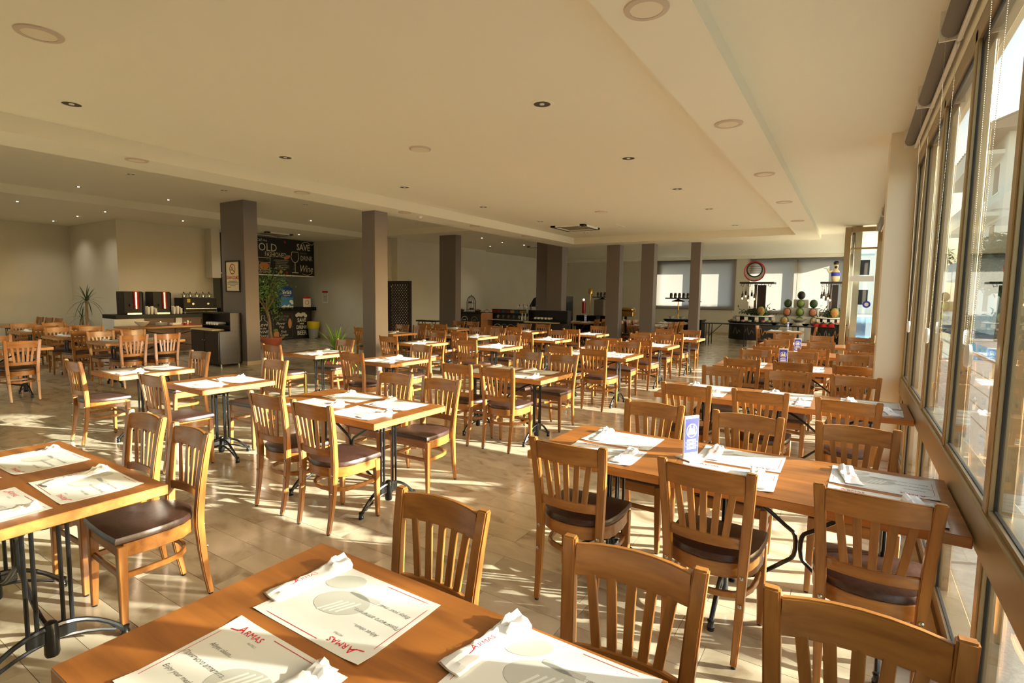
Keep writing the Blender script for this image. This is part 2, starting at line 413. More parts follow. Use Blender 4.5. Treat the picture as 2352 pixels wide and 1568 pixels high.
struct('wall_right_unseen', B(.44, .62, -3.2, .34, 0, 3.0), WALLM)  # unseen stretch, made solid to cut sun and bounce near the camera
window_wall(4, mull2, 6.95, 14.05)
struct('wall_right_header', B(.44, .62, -3.2, 14.2, 3.0, ZR), CEIL)
struct('wall_right_pier', B(.22, .62, 6.5, 6.95, 0, ZR), mat('pier_paint', S(232, 222, 200), .6))
# glazed end screen with bronze posts beside the pool
gs = MB(); gs.box(-.24, -.12, 13.98, 14.12, 0, 3.2); gs.box(.36, .47, 13.98, 14.12, 0, 3.2); gs.box(-.12, .36, 14.02, 14.09, 3.1, 3.2); gs.box(-.12, .36, 14.02, 14.09, 0, .1); gs.box(-.12, .36, 14.02, 14.09, 2.72, 2.76)
do = struct('door_1', gs, BRONZ, bevel=.004)
part('pane', B(-.12, .36, 14.05, 14.058, .1, 2.72), GLASS, do); part('pane', B(-.12, .36, 14.05, 14.058, 2.76, 3.1), GLASS, do)
part('push_bar', B(-.1, .34, 14.0, 14.03, 2.02, 2.14), WHITEP, do)
st = MB().join(disc(0, 0, .075, .075)); st.xf(Matrix.Translation((.24, 14.046, 1.52)) @ Matrix.Rotation(R(90), 4, 'X')); part('round_sticker', st, BLUEP, do)
st = MB().join(disc(0, 0, .04, .04)); st.xf(Matrix.Translation((.24, 14.044, 1.52)) @ Matrix.Rotation(R(90), 4, 'X')); part('sticker_symbol', st, PAPER, do)

# ================================================================== FURNITURE PROTOTYPES
def smoothpath(pts, n=4):
    out = []
    P = [Vector(p) for p in pts]
    for i in range(len(P)-1):
        a, b, c, d = P[max(i-1, 0)], P[i], P[i+1], P[min(i+2, len(P)-1)]
        for k in range(n):
            t = k/n
            out.append(.5*((2*b)+(c-a)*t+(2*a-5*b+4*c-d)*t*t+(3*b-a-3*c+d)*t**3))
    out.append(P[-1]); return out
def rect_loft(path, wx, wy):
    rings = []
    for i, p in enumerate(path):
        a = (wx[i] if isinstance(wx, list) else wx)/2; b = (wy[i] if isinstance(wy, list) else wy)/2
        rings.append([(p[0]-a, p[1]-b, p[2]), (p[0]+a, p[1]-b, p[2]), (p[0]+a, p[1]+b, p[2]), (p[0]-a, p[1]+b, p[2])])
    return MB().loft(rings)
def horseshoe(xf, yf, xr, yr, n=9):     # from front right round the back to front left
    pts = [(xf, yf)]
    pts += [(xr+.006, yf*.3)]
    for k in range(n+1):
        a = -math.pi*k/n
        pts.append((xr*math.cos(a), -.045+(yr+.045)*-math.sin(a)*-1 if False else -.045-(abs(yr)-.045)*math.sin(-a)))
    pts += [(-xr-.006, yf*.3), (-xf, yf)]
    return pts
def ring_band(pts, th, z0, z1):
    P = [Vector(p) for p in pts]; rings = []
    for i, p in enumerate(P):
        t = (P[min(i+1, len(P)-1)]-P[max(i-1, 0)]).normalized(); n = Vector((-t.y, t.x))*th/2
        rings.append([(p.x-n.x, p.y-n.y, z0), (p.x+n.x, p.y+n.y, z0), (p.x+n.x, p.y+n.y, z1), (p.x-n.x, p.y-n.y, z1)])
    return MB().loft(rings)
CH = []   # (name, mesh, detail level)
for s in (-1, 1):
    zs = [.008, .12, .25, .40, .47, .60, .75, .885]
    ys = [-.232, -.212, -.195, -.183, -.183, -.193, -.212, -.236]
    xs = [.158, .161, .164, .167, .169, .176, .185, .194]
    CH.append(('back_post', mesh('back_post', rect_loft([(s*x, y, z) for x, y, z in zip(xs, ys, zs)], [.027, .031, .035, .038, .04, .041, .042, .042], [.027, .031, .036, .04, .04, .037, .034, .031]), WOODV, .005, True, 2), 0))
for s in (-1, 1):
    CH.append(('front_leg', mesh('front_leg', rect_loft([(s*.192, .176, .008), (s*.188, .172, .22), (s*.186, .170, .43)], [.028, .036, .042], [.028, .036, .042]), WOODV, .004, True), 0))
sh = horseshoe(.186, .165, .192, -.19)
CH.append(('seat_frame', mesh('seat_frame', ring_band(sh, .024, .372, .44).join(B(-.17, .17, .16, .184, .372, .44)), WOODH, .003, True), 0))
# cushion: rounded at the back, flat at the front, domed
out = []
cl = [(.205, .20), (.212, .10), (.208, -.02)]
for k in range(1, 8):
    a = math.pi*k/8; cl.append((.205*math.cos(a), -.05-.155*math.sin(a)))
cl += [(-.208, -.02), (-.212, .10), (-.205, .20), (-.1, .207), (0, .209), (.1, .207)]
rings = []
for sc_, z in ((.955, .438), (1, .447), (1.0, .462), (.97, .474), (.82, .483), (.5, .488), (.06, .489)):
    rings.append([(x*sc_, .0+(y-.0)*sc_, z) for x, y in cl])
CH.append(('seat_cushion', mesh('seat_cushion', MB().loft(rings), LEATH, 0, True), 0))
def back_curve(z, n=7, bow=.028):
    f = (z-.60)/.285; yb = -.193-.043*max(f, 0); hx = .176+.018*f-.018
    return [(hx*(2*k/(n-1)-1), yb-bow*(1-(2*k/(n-1)-1)**2)) for k in range(n)]
def rail(z0, z1, th, zc, rise=0):
    c = back_curve(zc); rings = []
    for (x, y) in c:
        e = rise*(1-(x/.18)**2)
        rings.append([(x, y-th/2, z0), (x, y+th/2, z0), (x, y+th/2-.004*0, z1+e), (x, y-th/2, z1+e)])
    return MB().loft(rings)
top = rail(.775, .868, .021, .82, .008)
top.v = [(x, y-.0*(z-.8)-.12*(z-.82), z) for x, y, z in top.v]
CH.append(('top_rail', mesh('top_rail', top, WOODH, .004, True, 2), 0))
CH.append(('lower_rail', mesh('lower_rail', rail(.525, .573, .021, .55), WOODH, .004, True), 0))
for k in range(5):
    u = (k-2)/2
    x0, x1 = u*.092, u*.122
    def by(x, z):
        c = back_curve(z); h = c[-1][0]; return -.193-.043*max((z-.60)/.285, 0)-.028*(1-(x/h)**2)
    rr = []
    for z, x in ((.565, x0), (.68, (x0+x1)/2), (.785, x1)):
        yy = by(x, z)-.12*(z-.82 if z > .76 else 0)
        rr.append((x, yy, z))
    CH.append(('slat', mesh('slat', rect_loft(rr, .03, .011), WOODV, .002), 0))
st_pts = [(.178, .16), (.183, .06), (.178, -.03)]+[(.172*math.cos(math.pi*k/8), -.05-.105*math.sin(math.pi*k/8)) for k in range(1, 8)]+[(-.178, -.03), (-.183, .06), (-.178, .16)]
CH.append(('stretcher', mesh('stretcher', ring_band(st_pts, .019, .262, .29), WOODH, .003, True), 0))
CH.append(('front_stretcher', mesh('front_stretcher', B(-.175, .175, .164, .18, .262, .29), WOODH, .003), 0))
for s in (-1, 1):
    for z, y in ((.40, -.205), (.277, -.216)):
        bl = MB().lathe([(.009, 0), (.009, .003), (.005, .006), (.0, .007)], 10)
        bl.xf(Matrix.Translation((s*.167, y+.001, z)) @ Matrix.Rotation(R(90), 4, 'X'))
        CH.append(('bolt', mesh('bolt', bl, STEEL, 0, True), 1))
for x, y in ((-.158, -.232), (.158, -.232), (-.192, .176), (.192, .176)):
    CH.append(('glide', mesh('glide', MB().cyl((x, y), .011, 0, .009, 10), RUBBER), 1))
N_CH = [0]
def chair(label, group, x, y, face, detail=True, jit=True):
    """x, y: middle of the top rail; face: direction the sitter looks (radians about z, 0 = +Y)"""
    a = face+(R(rnd.uniform(-3, 3)) if jit else 0)
    f = Vector((-math.sin(a), math.cos(a), 0))
    p = Vector((x, y, 0))+f*.236
    t = thing('dining_chair', label, 'chair', group, p, a)
    for n, me, lv in CH:
        if lv and not detail: continue
        ob(n, me, t)
    N_CH[0] += 1
    return t

# ---- tables: top + cast-iron base
def foot_arm(d, L=.27):   # arched cast foot running along direction d from the hub
    mb = MB()
    for rr, h0, h1, w_ in ((.0, .145, .0, .011),):
        pts = [Vector((d[0]*t*L, d[1]*t*L, .155*(1-t**2.2)+.03)) for t in (0, .15, .3, .45, .6, .75, .88, 1)]
        mb.tube([(p.x, p.y, p.z) for p in pts], [.016, .014, .012, .011, .011, .011, .012, .013], 8)
        pts = [Vector((d[0]*t*L, d[1]*t*L, .10*(1-t**1.8)+.026)) for t in (.06, .25, .45, .65, .85)]
        mb.tube([(p.x, p.y, p.z) for p in pts], .008, 6)
    e = (d[0]*L, d[1]*L)
    mb.lathe([(.012, .012), (.02, .02), (.014, .035), (.018, .05), (.01, .056)], 10, (e[0], e[1], 0))
    mb.cyl(e, .018, 0, .012, 10)
    return mb
def hub():
    mb = MB(); mb.lathe([(.024, .06), (.028, .075), (.026, .19), (.022, .205), (.012, .212)], 12)
    return mb
RODS4 = ((0, -.075), (0, -.045), (0, .045), (0, .075)); RODS6 = RODS4+((-.06, 0), (.06, 0))
ROD = mesh('rod', MB().lathe([(.0085, .155), (.0085, .655), (.011, .66), (.016, .672), (.011, .684), (.015, .69)], 8), IRON, 0, True)
TAB = {
    'web2': mesh('lower_bracket', B(-.010, .010, -.085, .085, .125, .175), IRON, .003), 'hub': mesh('hub', hub(), IRON, 0, True),
    'web': mesh('bracket', B(-.012, .012, -.09, .09, .63, .70), IRON, .003), 'plate': mesh('top_plate', B(-.05, .05, -.28, .28, .695, .706), IRON),
    'plate2': mesh('top_plate', B(-.2, .2, -.2, .2, .695, .706), IRON)}
for nm, d in (('fy', (0, 1)), ('fY', (0, -1)), ('fx', (1, 0)), ('fX', (-1, 0))):
    TAB[nm] = mesh('foot', foot_arm(d), IRON, 0, True)
TAB['pin'] = mesh('column_boss', MB().lathe([(.02, .62), (.024, .63), (.022, .695)], 10), IRON, 0, True)
TOPS = {}
def brace(h):     # two bent pipes meeting back to back
    out = []
    for s in (-1, 1):
        pts = smoothpath([(s*h, 0, .66), (s*h*.6, 0, .60), (s*.06, 0, .50), (s*.016, 0, .46), (s*.016, 0, .36), (s*.06, 0, .31), (s*h*.6, 0, .20), (s*h, 0, .165)], 3)
        out.append(MB().tube(pts, .0105, 8))
    return out
def table(label, group, x0, x1, y0, y1, rz=0, name='dining_table', topmat=None):
    L, D = x1-x0, y1-y0
    t = thing(name, label, 'table', group, ((x0+x1)/2, (y0+y1)/2, 0), 0)
    long_ = max(L, D); short = min(L, D); along_y = D > L+.05
    inner = t
    key = (round(long_, 2), round(short, 2))
    if key not in TOPS:
        a, b = key[0]/2, key[1]/2
        e = MB().box(-a, a, -b, b, .706, .7485)
        TOPS[key] = (mesh('edge_band', e, EDGEW, .003), mesh('tabletop', B(-a+.002, a-.002, -b+.002, b-.002, .7478, .7502), TOPW), [mesh('brace', m_, IRON, 0, True) for m_ in brace(a-.26)] if key[0] > 1 else [])
    eb, tp, br = TOPS[key]
    rot = (0, 0, R(90)) if along_y else (0, 0, 0)
    if rot[2]:
        t.rotation_euler = rot
    o1 = ob('tabletop', tp, t); ob('edge_band', eb, t)
    if long_ > 1:
        for s in (-1, 1):
            px = s*(long_/2-.25)
            for q in RODS4: ob('rod', ROD, t, (px+q[0], q[1], 0))
            for n, k in (('lower_bracket', 'web2'), ('hub', 'hub'), ('bracket', 'web'), ('top_plate', 'plate'), ('column_boss', 'pin'), ('foot', 'fy'), ('foot', 'fY')):
                ob(n, TAB[k], t, (px, 0, 0))
        for m_ in br: ob('brace', m_, t)
    else:
        for q in RODS6: ob('rod', ROD, t, (q[0], q[1], 0))
        for n, k in (('lower_bracket', 'web2'), ('hub', 'hub'), ('bracket', 'web'), ('top_plate', 'plate2'), ('column_boss', 'pin'), ('foot', 'fy'), ('foot', 'fY'), ('foot', 'fx'), ('foot', 'fX')):
            ob(n, TAB[k], t)
    return t

# ---- paper placemat; local frame: reader at -y, x to the reader's right
def mat_sheet(seed):
    r_ = random.Random(seed); nx, ny = 8, 6; vs = []; fs = []
    cu = [r_.uniform(.001, .007) for _ in range(4)]
    for lay in (0, 1):
        for j in range(ny+1):
            for i in range(nx+1):
                u, v = i/nx, j/ny
                z = cu[0]*max(0, 1-7*(u+v))+cu[1]*max(0, 1-7*(1-u+v))+cu[2]*max(0, 1-7*(u+1-v))+cu[3]*max(0, 1-7*(2-u-v))
                vs.append(((u-.5)*.42, (v-.5)*.297, .0004+z+lay*.0005))
    n = (nx+1)*(ny+1)
    for j in range(ny):
        for i in range(nx):
            a = j*(nx+1)+i
            fs.append((a, a+nx+1, a+nx+2, a+1)); fs.append((n+a, n+a+1, n+a+nx+2, n+a+nx+1))
    for i in range(nx):
        fs.append((i, i+1, n+i+1, n+i)); k = ny*(nx+1)+i; fs.append((k+1, k, n+k, n+k+1))
    for j in range(ny):
        k = j*(nx+1); fs.append((k+nx+1, k, n+k, n+k+nx+1)); k += nx; fs.append((k, k+nx+1, n+k+nx+1, n+k))
    return mesh('placemat_sheet', MB().add(vs, fs), MATP, 0, True)
SHEETS = [mat_sheet(k) for k in range(4)]
ZP = .0016
def logo(size, z):     # red wordmark with a swoosh under the first letter
    mb = put(text_mb('A', size*1.35, off=0), -size*1.36, size*.1, z)
    mb.join(put(text_mb('RMAS', size, sx=1.05), size*.55, 0, z))
    mb.join(strip([(-size*2.6, -size*.42), (-size*2.0, -size*.30), (-size*1.5, -size*.10), (-size*1.2, size*.16)], size*.14, z))
    return mb
rp = logo(.026, ZP).xf(Matrix.Translation((-.115, .115, 0)))
for pts in ([(-.045, .135), (.195, .135)], [(-.195, .085), (-.195, -.11)], [(-.19, -.135), (-.02, -.135)], [(.195, .12), (.195, .02)]):
    rp.join(strip(pts, .0016, ZP))
M_RED = mesh('red_print', rp, REDINK)
gp = disc(.03, -.005, .085, .055, ZP-.0002, 32, .25).join(disc(.105, -.085, .062, .036, ZP-.0002, 28, .5))
gp.join(strip([(-.06, -.06), (-.0, -.055), (.05, -.06)], .018, ZP-.0002))
M_GREY = mesh('grey_print', gp, GREYINK)
tn = MB()
for k in range(4): tn.join(strip([(.0+.018*k-.02, -.03+.006*k), (.03+.018*k-.02, .035+.006*k)], .007, ZP))
M_TINE = mesh('fork_print', tn, MATP)
M_TEXT = [mesh('lettering', put(text_mb(s_, z_, shear=h_), x_, y_, ZP), TEXTINK) for s_, z_, h_, x_, y_ in (('Afiyet olsun...', .017, .35, -.12, .045), ('Приятного аппетита...', .017, .35, -.105, -.005), ('Enjoy your meal...', .017, .35, -.12, -.055), ('HOTELS', .009, 0, -.075, .093))]
# ---- folded paper cutlery pouch
def pouch_mesh(seed):
    r_ = random.Random(seed); n = 18; rings = []
    L = .25
    for i in range(n+1):
        t = i/n; y = (t-.5)*L; e = max(0, (t-.70)/.30); e0 = max(0, (.12-t)/.12)
        wd = .034*(1-.12*e+.05*math.sin(t*8+seed))+.002*r_.uniform(-1, 1)
        h = .009+.003*math.sin(t*6+seed*1.7)+.016*min(1, 1.6*e)*(.85+.3*r_.random())-.005*e0
        lean = .012*math.sin(seed*2+t*3)
        ring = []
        for x, z in ((-1, .0), (-.55, 0), (0, 0), (.55, 0), (1, 0), (1.02, .45), (.72, .9), (.3, 1.0), (-.12, .78), (-.5, 1.05), (-.85, .8), (-1.03, .4)):
            j = .22*(1+.4*e)
            ring.append((x*wd*(1+.05*r_.uniform(-1, 1))+lean*z, y+.004*(1+e)*r_.uniform(-1, 1), .0022+max(0, z)*h*(1+j*r_.uniform(-1, 1))))
        rings.append(ring)
    return mesh('pouch', MB().loft(rings), NAPK, 0, True, ang=16)
POUCH = [pouch_mesh(k) for k in range(5)]
pl_ = logo(.020, 0).xf(Matrix.Translation((0, -.015, .0172)) @ Matrix.Rotation(R(90), 4, 'Z'))
M_PLOGO = mesh('red_print', pl_, REDINK)
def placemat(label, nlabel, x, y, flip, detail, ang=0, pouch=True, px=None, pyo=0, pa=None):
    a = (math.pi if flip else 0)+ang
    g = 'paper placemats on the tables'
    t = thing('placemat', label, 'placemat', g, (x, y, .7502), a)
    ob('sheet', rnd.choice(SHEETS), t)
    if detail >= 1: ob('red_print', M_RED, t); ob('grey_print', M_GREY, t)
    if detail >= 2: ob('fork_print', M_TINE, t); [ob('lettering', m_, t) for m_ in M_TEXT]
    if pouch:
        u = .13 if px is None else px
        q = Matrix.Rotation(a, 3, 'Z') @ Vector((u, pyo, 0))
        pa = rnd.uniform(-.25, .25) if pa is None else pa
        p = thing('cutlery_pouch', nlabel, 'napkin', 'paper cutlery pouches on the placemats', (x+q.x, y+q.y, .7508), (0 if not flip else 0)+pa)
        ob('paper', rnd.choice(POUCH), p)
        if detail >= 1: ob('red_print', M_PLOGO, p)

# ================================================================== TABLES, CHAIRS, SETTINGS
ROWN = {1: 'window row', 2: 'second row from window', 3: 'third row from window', 4: 'fourth row from window', 5: 'fifth row from window'}
def setup(row, idx, tops, N, Sx, detail, mats=None, pouch=None):
    """tops: list of (x0,x1,y0,y1); N/Sx: chairs [(x,y)] looking +Y / -Y; idx: order from the buffet"""
    where = '%s table from buffet, %s' % (ORD[idx], ROWN[row])
    for k, (x0, x1, y0, y1) in enumerate(tops):
        extra = '' if len(tops) == 1 else (['aisle half, ', 'window half, '][k])
        seats = 'four-place' if x1-x0 > 1 else 'two-place'
        table('%s oak table on cast-iron base, %s%s' % (seats, extra, where), 'oak dining tables', x0, x1, y0, y1)
    seatn = {1: [''], 2: ['aisle seat, ', 'window-side seat, '], 3: ['aisle seat, ', 'middle seat, ', 'window seat, ']}
    for side, lst, f in (('far side', N, 0), ('buffet side', Sx, math.pi)):
        side = 'buffet side' if f else 'side away from buffet'
        n = max(len(N), len(Sx))
        for k, (x, y) in enumerate(lst):
            sn = seatn[n][k if len(lst) == n else n-len(lst)+k]
            chair('slat-back chair, %s%s, %s' % (sn, 'buffet side' if f else 'rear side', where), 'oak slat-back chairs', x, y, f, detail > 0)
    return where
def mats_for(row, idx, xs, y0, y1, detail, dn=.205, skip=()):
    where = '%s table from buffet, %s' % (ORD[idx], ROWN[row])
    n = len(xs); seatn = {1: [''], 2: ['aisle seat, ', 'window-side seat, '], 3: ['aisle seat, ', 'middle seat, ', 'window seat, ']}[n]
    for k, x in enumerate(xs):
        for flip in (0, 1):
            if (k, flip) in skip: continue
            y = y1-dn if flip else y0+dn
            sd_ = 'buffet side' if flip else 'rear side'
            placemat('placemat, %s%s, %s' % (seatn[k], sd_, where), 'cutlery pouch, %s%s, %s' % (seatn[k], sd_, where), x+rnd.uniform(-.012, .012), y+rnd.uniform(-.01, .01), flip, detail, R(rnd.uniform(-2, 2)))
# window row: long tables of a two-place and a four-place top pushed together
WROWS = [(.41, [], [(-1.22, 1.45), (-.50, 1.45), (.06, 1.47)], 2), (2.52, [(-1.18, 2.38), (-.51, 2.40), (.12, 2.43)], [(-1.14, 3.66), (-.53, 3.65), (.06, 3.69)], 2),
         (4.79, [(-1.17, 4.62), (-.59, 4.63), (.01, 4.60)], [(-1.15, 6.05), (-.53, 6.10), (.06, 6.12)], 1), (7.20, [(-1.12, 7.04), (-.56, 7.03), (.05, 7.06)], [(-1.16, 8.42), (-.58, 8.47), (.05, 8.52)], 1),
         (9.28, [(-1.08, 9.09), (-.46, 9.05), (.14, 9.03)], [(-1.13, 10.66), (-.43, 10.6), (.16, 10.65)], 0), (11.24, [(-1.1, 11.0), (-.46, 11.0), (.14, 11.03)], [(-1.18, 12.5), (-.50, 12.5), (.12, 12.54)], 0)]
for i, (y0, N, S_, d) in enumerate(WROWS):
    idx = 5-i
    setup(1, idx, [(-1.495, -.752, y0, y0+.75), (-.748, .425, y0, y0+.75)] if i else [(-1.515, -.302, y0, y0+.75), (-.298, .425, y0, y0+.75)], N, S_, d)
    if i > 0: mats_for(1, idx, [-1.13, -.47, .16], y0, y0+.75, d)
W0 = 'sixth table from buffet, window row'
placemat('placemat, aisle seat, buffet side, '+W0, 'cutlery pouch, aisle seat, buffet side, '+W0, -1.135, .95, 1, 2, 0, px=.20, pyo=-.03, pa=-.16)
placemat('placemat, middle seat, buffet side, '+W0, 'cutlery pouch, middle seat, buffet side, '+W0, -.525, 1.0, 1, 2, 0, px=.19, pyo=-.03, pa=-.24)
placemat('placemat, aisle seat, rear side, '+W0, 'cutlery pouch, aisle seat, rear side, '+W0, -1.125, .615, 0, 2, 0, px=.135, pyo=.02, pa=-.1)
placemat('placemat, middle seat, rear side, '+W0, 'cutlery pouch, middle seat, rear side, '+W0, -.52, .62, 0, 2, 0)
# second row: four-place tables
R2 = [(.40, [], [(-3.54, 1.48), (-2.98, 1.46)], 2, 1), (2.45, [(-3.57, 2.27), (-3.03, 2.25)], [(-3.57, 3.58), (-3.02, 3.59)], 1, 0), (4.70, [(-3.56, 4.47), (-3.05, 4.49)], [(-3.57, 6.0), (-3.04, 5.98)], 1, 0),
      (7.12, [(-3.62, 6.97), (-3.06, 6.93)], [(-3.64, 8.41), (-3.10, 8.43)], 1, 0), (9.12, [(-3.63, 8.96), (-3.07, 8.93)], [(-3.60, 10.48), (-3.12, 10.49)], 0, 0), (11.14, [(-3.66, 10.96), (-3.07, 10.94)], [(-3.69, 12.42), (-3.09, 12.46)], 0, 0)]
for i, (y0, N, S_, d, near) in enumerate(R2):
    x0, x1 = (-3.80, -2.55) if near else (-3.95, -2.64)
    setup(2, 5-i, [(x0, x1, y0, y0+.74)], N, S_, max(d, 1) if i < 3 else d)
    mats_for(2, 5-i, [x0+.34, x1-.30] if near else [-3.48, -2.98], y0, y0+.74, d, .195)
# third row: two-place tables
R3 = [(2.41, (-5.20, 2.22), (-5.30, 3.50), 1), (4.66, (-5.25, 4.50), (-5.28, 5.83), 1), (7.08, (-5.32, 6.95), (-5.30, 8.28), 0), (8.97, (-5.36, 8.83), (-5.31, 10.2), 0), (10.92, (-5.29, 10.76), (-5.34, 12.4), 0)]
for i, (y0, a, b, d) in enumerate(R3):
    setup(3, 4-i, [(-5.46, -4.76, y0, y0+.73)], [a], [b], 1 if i < 3 else 0)
    mats_for(3, 4-i, [-5.1], y0, y0+.73, d, .19)
# fourth row
R4 = [(2.35, [(-6.80, 2.18)], [(-6.74, 3.44)], 1, 0), (4.63, [(-6.86, 4.47)], [(-6.79, 5.71)], 1, 0), (6.80, [(-6.78, 6.63)], [(-6.75, 7.92)], 0, 0), (8.58, [(-7.18, 8.40), (-6.65, 8.43)], [(-7.2, 9.82), (-6.68, 9.88)], 0, 1), (10.74, [(-7.22, 10.56), (-6.72, 10.6)], [(-7.24, 11.95), (-6.73, 12.05)], 0, 1)]
for i, (y0, N, S_, d, wide) in enumerate(R4):
    x0, x1 = (-7.56, -6.29) if wide else (-6.85, -6.17)
    setup(4, 4-i, [(x0, x1, y0, y0+.73)], N, S_, 1 if i < 2 else 0)
    mats_for(4, 4-i, [-7.2, -6.66] if wide else [-6.53], y0, y0+.73, d, .19)
# fifth row
R5 = [(8.15, [(-8.98, 7.98), (-8.5, 7.98)], [(-9.05, 9.32), (-8.55, 9.38)]), (10.3, [(-9.08, 10.12), (-8.58, 10.14)], [(-9.2, 11.68), (-8.8, 11.78)])]
for i, (y0, N, S_) in enumerate(R5):
    setup(5, 1-i, [(-9.42, -8.18, y0, y0+.73)], N, S_, 0)
    mats_for(5, 1-i, [-9.08, -8.55], y0, y0+.73, 0, .19)
# left end: tables whose chairs look along X
LT = [(-10.86, 1.72, 3.02, [2.1, 2.62], 1, 'nearest the waiter station, without the fruit bowl'), (-10.86, 3.68, 4.90, [4.02, 4.53], 1, ''), (-12.62, 3.60, 4.86, [3.96, 4.50], 0, ''), (-14.5, 3.6, 4.86, [3.95, 4.47], 0, '')]
LN = ['left wing, first table beside open floor', 'left wing, table next to dark waiter station', 'left wing, middle table of three in line', 'left wing, table nearest the tall plant']
for (x0, y0, y1, ys, d, _), nm in zip(LT, LN):
    x1 = x0+.76
    table('oak four-place table, '+nm, 'oak dining tables', x0, x1, y0, y1)
    for k, yy in enumerate(ys):
        sn = ['near', 'bar-side'][k]
        chair('slat-back chair, %s seat facing the left wall, %s' % (sn, nm), 'oak slat-back chairs', x1+.17, yy, R(90), d > 0)
        chair('slat-back chair, %s seat facing the windows, %s' % (sn, nm), 'oak slat-back chairs', x0-.36, yy, R(-90), False)
        for sx, q, e in ((x1-.20, R(90), 'left-wall-facing'), (x0+.20, R(-90), 'window-facing')):
            t = thing('placemat', 'placemat, %s %s seat, %s' % (e, sn, nm), 'placemat', 'paper placemats on the tables', (sx, yy+.02, .7502), q); ob('sheet', SHEETS[k], t)
            p = thing('cutlery_pouch', 'cutlery pouch, %s %s seat, %s' % (e, sn, nm), 'napkin', 'paper cutlery pouches on the placemats', (sx, yy+.14 if e[0] == 'l' else yy-.1, .7508), R(90)+rnd.uniform(-.2, .2)); ob('paper', POUCH[k], p)
table('oak four-place table in the far left corner by wall', 'oak dining tables', -17.6, -16.4, 4.0, 4.73)
for k, (x, y) in enumerate(((-17.95, 5.13), (-17.42, 5.16), (-16.92, 5.2))):
    chair('dark-looking slat-back chair in the far left corner by the wall', 'corner chairs', x, y, math.pi, False)
# far end tables before the buffet; chairs look along X
FT = [(-5.70, -4.70, 15.45, 16.95, [(-6.02, 15.7), (-5.98, 16.2), (-5.95, 16.7)], [(-4.42, 15.5), (-4.42, 16.05), (-4.40, 16.6)], 'end table behind the taupe pillar'),
      (-8.2, -7.2, 15.75, 17.0, [], [(-6.92, 15.95), (-6.9, 16.5)], 'end table by the fruit juice lamps'), (-7.3, -6.4, 18.2, 19.4, [(-7.6, 18.6)], [(-6.1, 18.5), (-6.1, 19.0)], 'end table before the brass heat lamps'),
      (-5.6, -4.7, 17.7, 18.9, [], [(-4.38, 17.8), (-4.36, 18.3)], 'end table under the first drawn blind'), (-1.92, -1.08, 15.6, 16.5, [(-2.2, 16.0)], [(-.79, 16.15)], 'end table before the melon display')]
for (x0, x1, y0, y1, LC, RC, nm) in FT:
    table('oak table, '+nm, 'oak dining tables', x0, x1, y0, y1)
    for k, (x, y) in enumerate(LC): chair('slat-back chair facing windows, %s seat from wall, %s' % (ORD[len(LC)-1-k], nm), 'oak slat-back chairs', x, y, R(-90), False)
    for k, (x, y) in enumerate(RC): chair('slat-back chair facing left wall, %s seat from far, %s' % (ORD[len(RC)-1-k], nm), 'oak slat-back chairs', x, y, R(90), False)
    k = 0
    yy = y0+.3
    while yy < y1-.15:
        for sx, q, e in ((x0+.2, R(-90), 'left half'), (x1-.2, R(90), 'window half')):
            t = thing('placemat', 'placemat on the %s of the %s' % (e, nm), 'placemat', 'placemats of one %s' % nm+' '+e, (sx, yy, .7502), q); ob('sheet', SHEETS[k % 4], t)
            p = thing('cutlery_pouch', 'cutlery pouch on the %s of the %s' % (e, nm), 'napkin', 'pouches of one %s' % nm+' '+e, (sx, yy+.08, .7508), R(90)); ob('paper', POUCH[k % 5], p)
        yy += .5; k += 1

# ---- blue distancing signs
def blue_sign(label, x, y, a, h=.235, z=.7502):
    t = thing('table_sign', label, 'sign', 'blue table signs', (x, y, z), a)
    part('base', B(-.055, .055, -.055, .055, 0, .007), WHITEP, t, bevel=.002)
    part('panel', B(-.05, .05, -.006, .006, .007, h), WHITEP, t, bevel=.001)
    for s in (-1, 1):
        fc = B(-.047, .047, 0, .0006, .035, h-.014)
        c = part('blue_face', fc, BLUEP, t, loc=(0, s*.0063-(.0006 if s < 0 else 0), 0))
        m2 = strip(circ(0, .155, .036, 28), .005)
        for q in (-1, 1):
            m2.join(disc(q*.012, .176, .006, .007, n=10)); m2.join(MB().add([(q*.012-.01, .168, 0), (q*.012+.01, .168, 0), (q*.012+.012, .134, 0), (q*.012-.012, .134, 0)], [(0, 1, 2, 3)]))
        for k in range(3): m2.join(strip([(-.032, .103-.022*k), (.032, .103-.022*k)], .010))
        for k in range(2): m2.join(strip([(-.042, .092-.022*k), (.042, .092-.022*k)], .002))
        m2.xf(Matrix.Rotation(R(90), 4, 'X'))
        if s > 0: m2.xf(Matrix.Rotation(math.pi, 4, 'Z'))
        part('white_symbol', m2, PAPER, t, loc=(0, s*.0075, 0))
blue_sign('blue sign with two figures, fifth table from buffet, window row', -.70, 2.91, R(58))
blue_sign('blue sign standing on third table from buffet, window row', -.72, 7.6, R(12))
blue_sign('blue sign standing on second table from buffet, window row', -.72, 9.7, R(20))
blue_sign('blue sign standing on the end table before the melon display', -1.45, 16.1, R(70))
blue_sign('blue sign standing on the end table by fruit juice lamps', -7.5, 16.3, R(60))

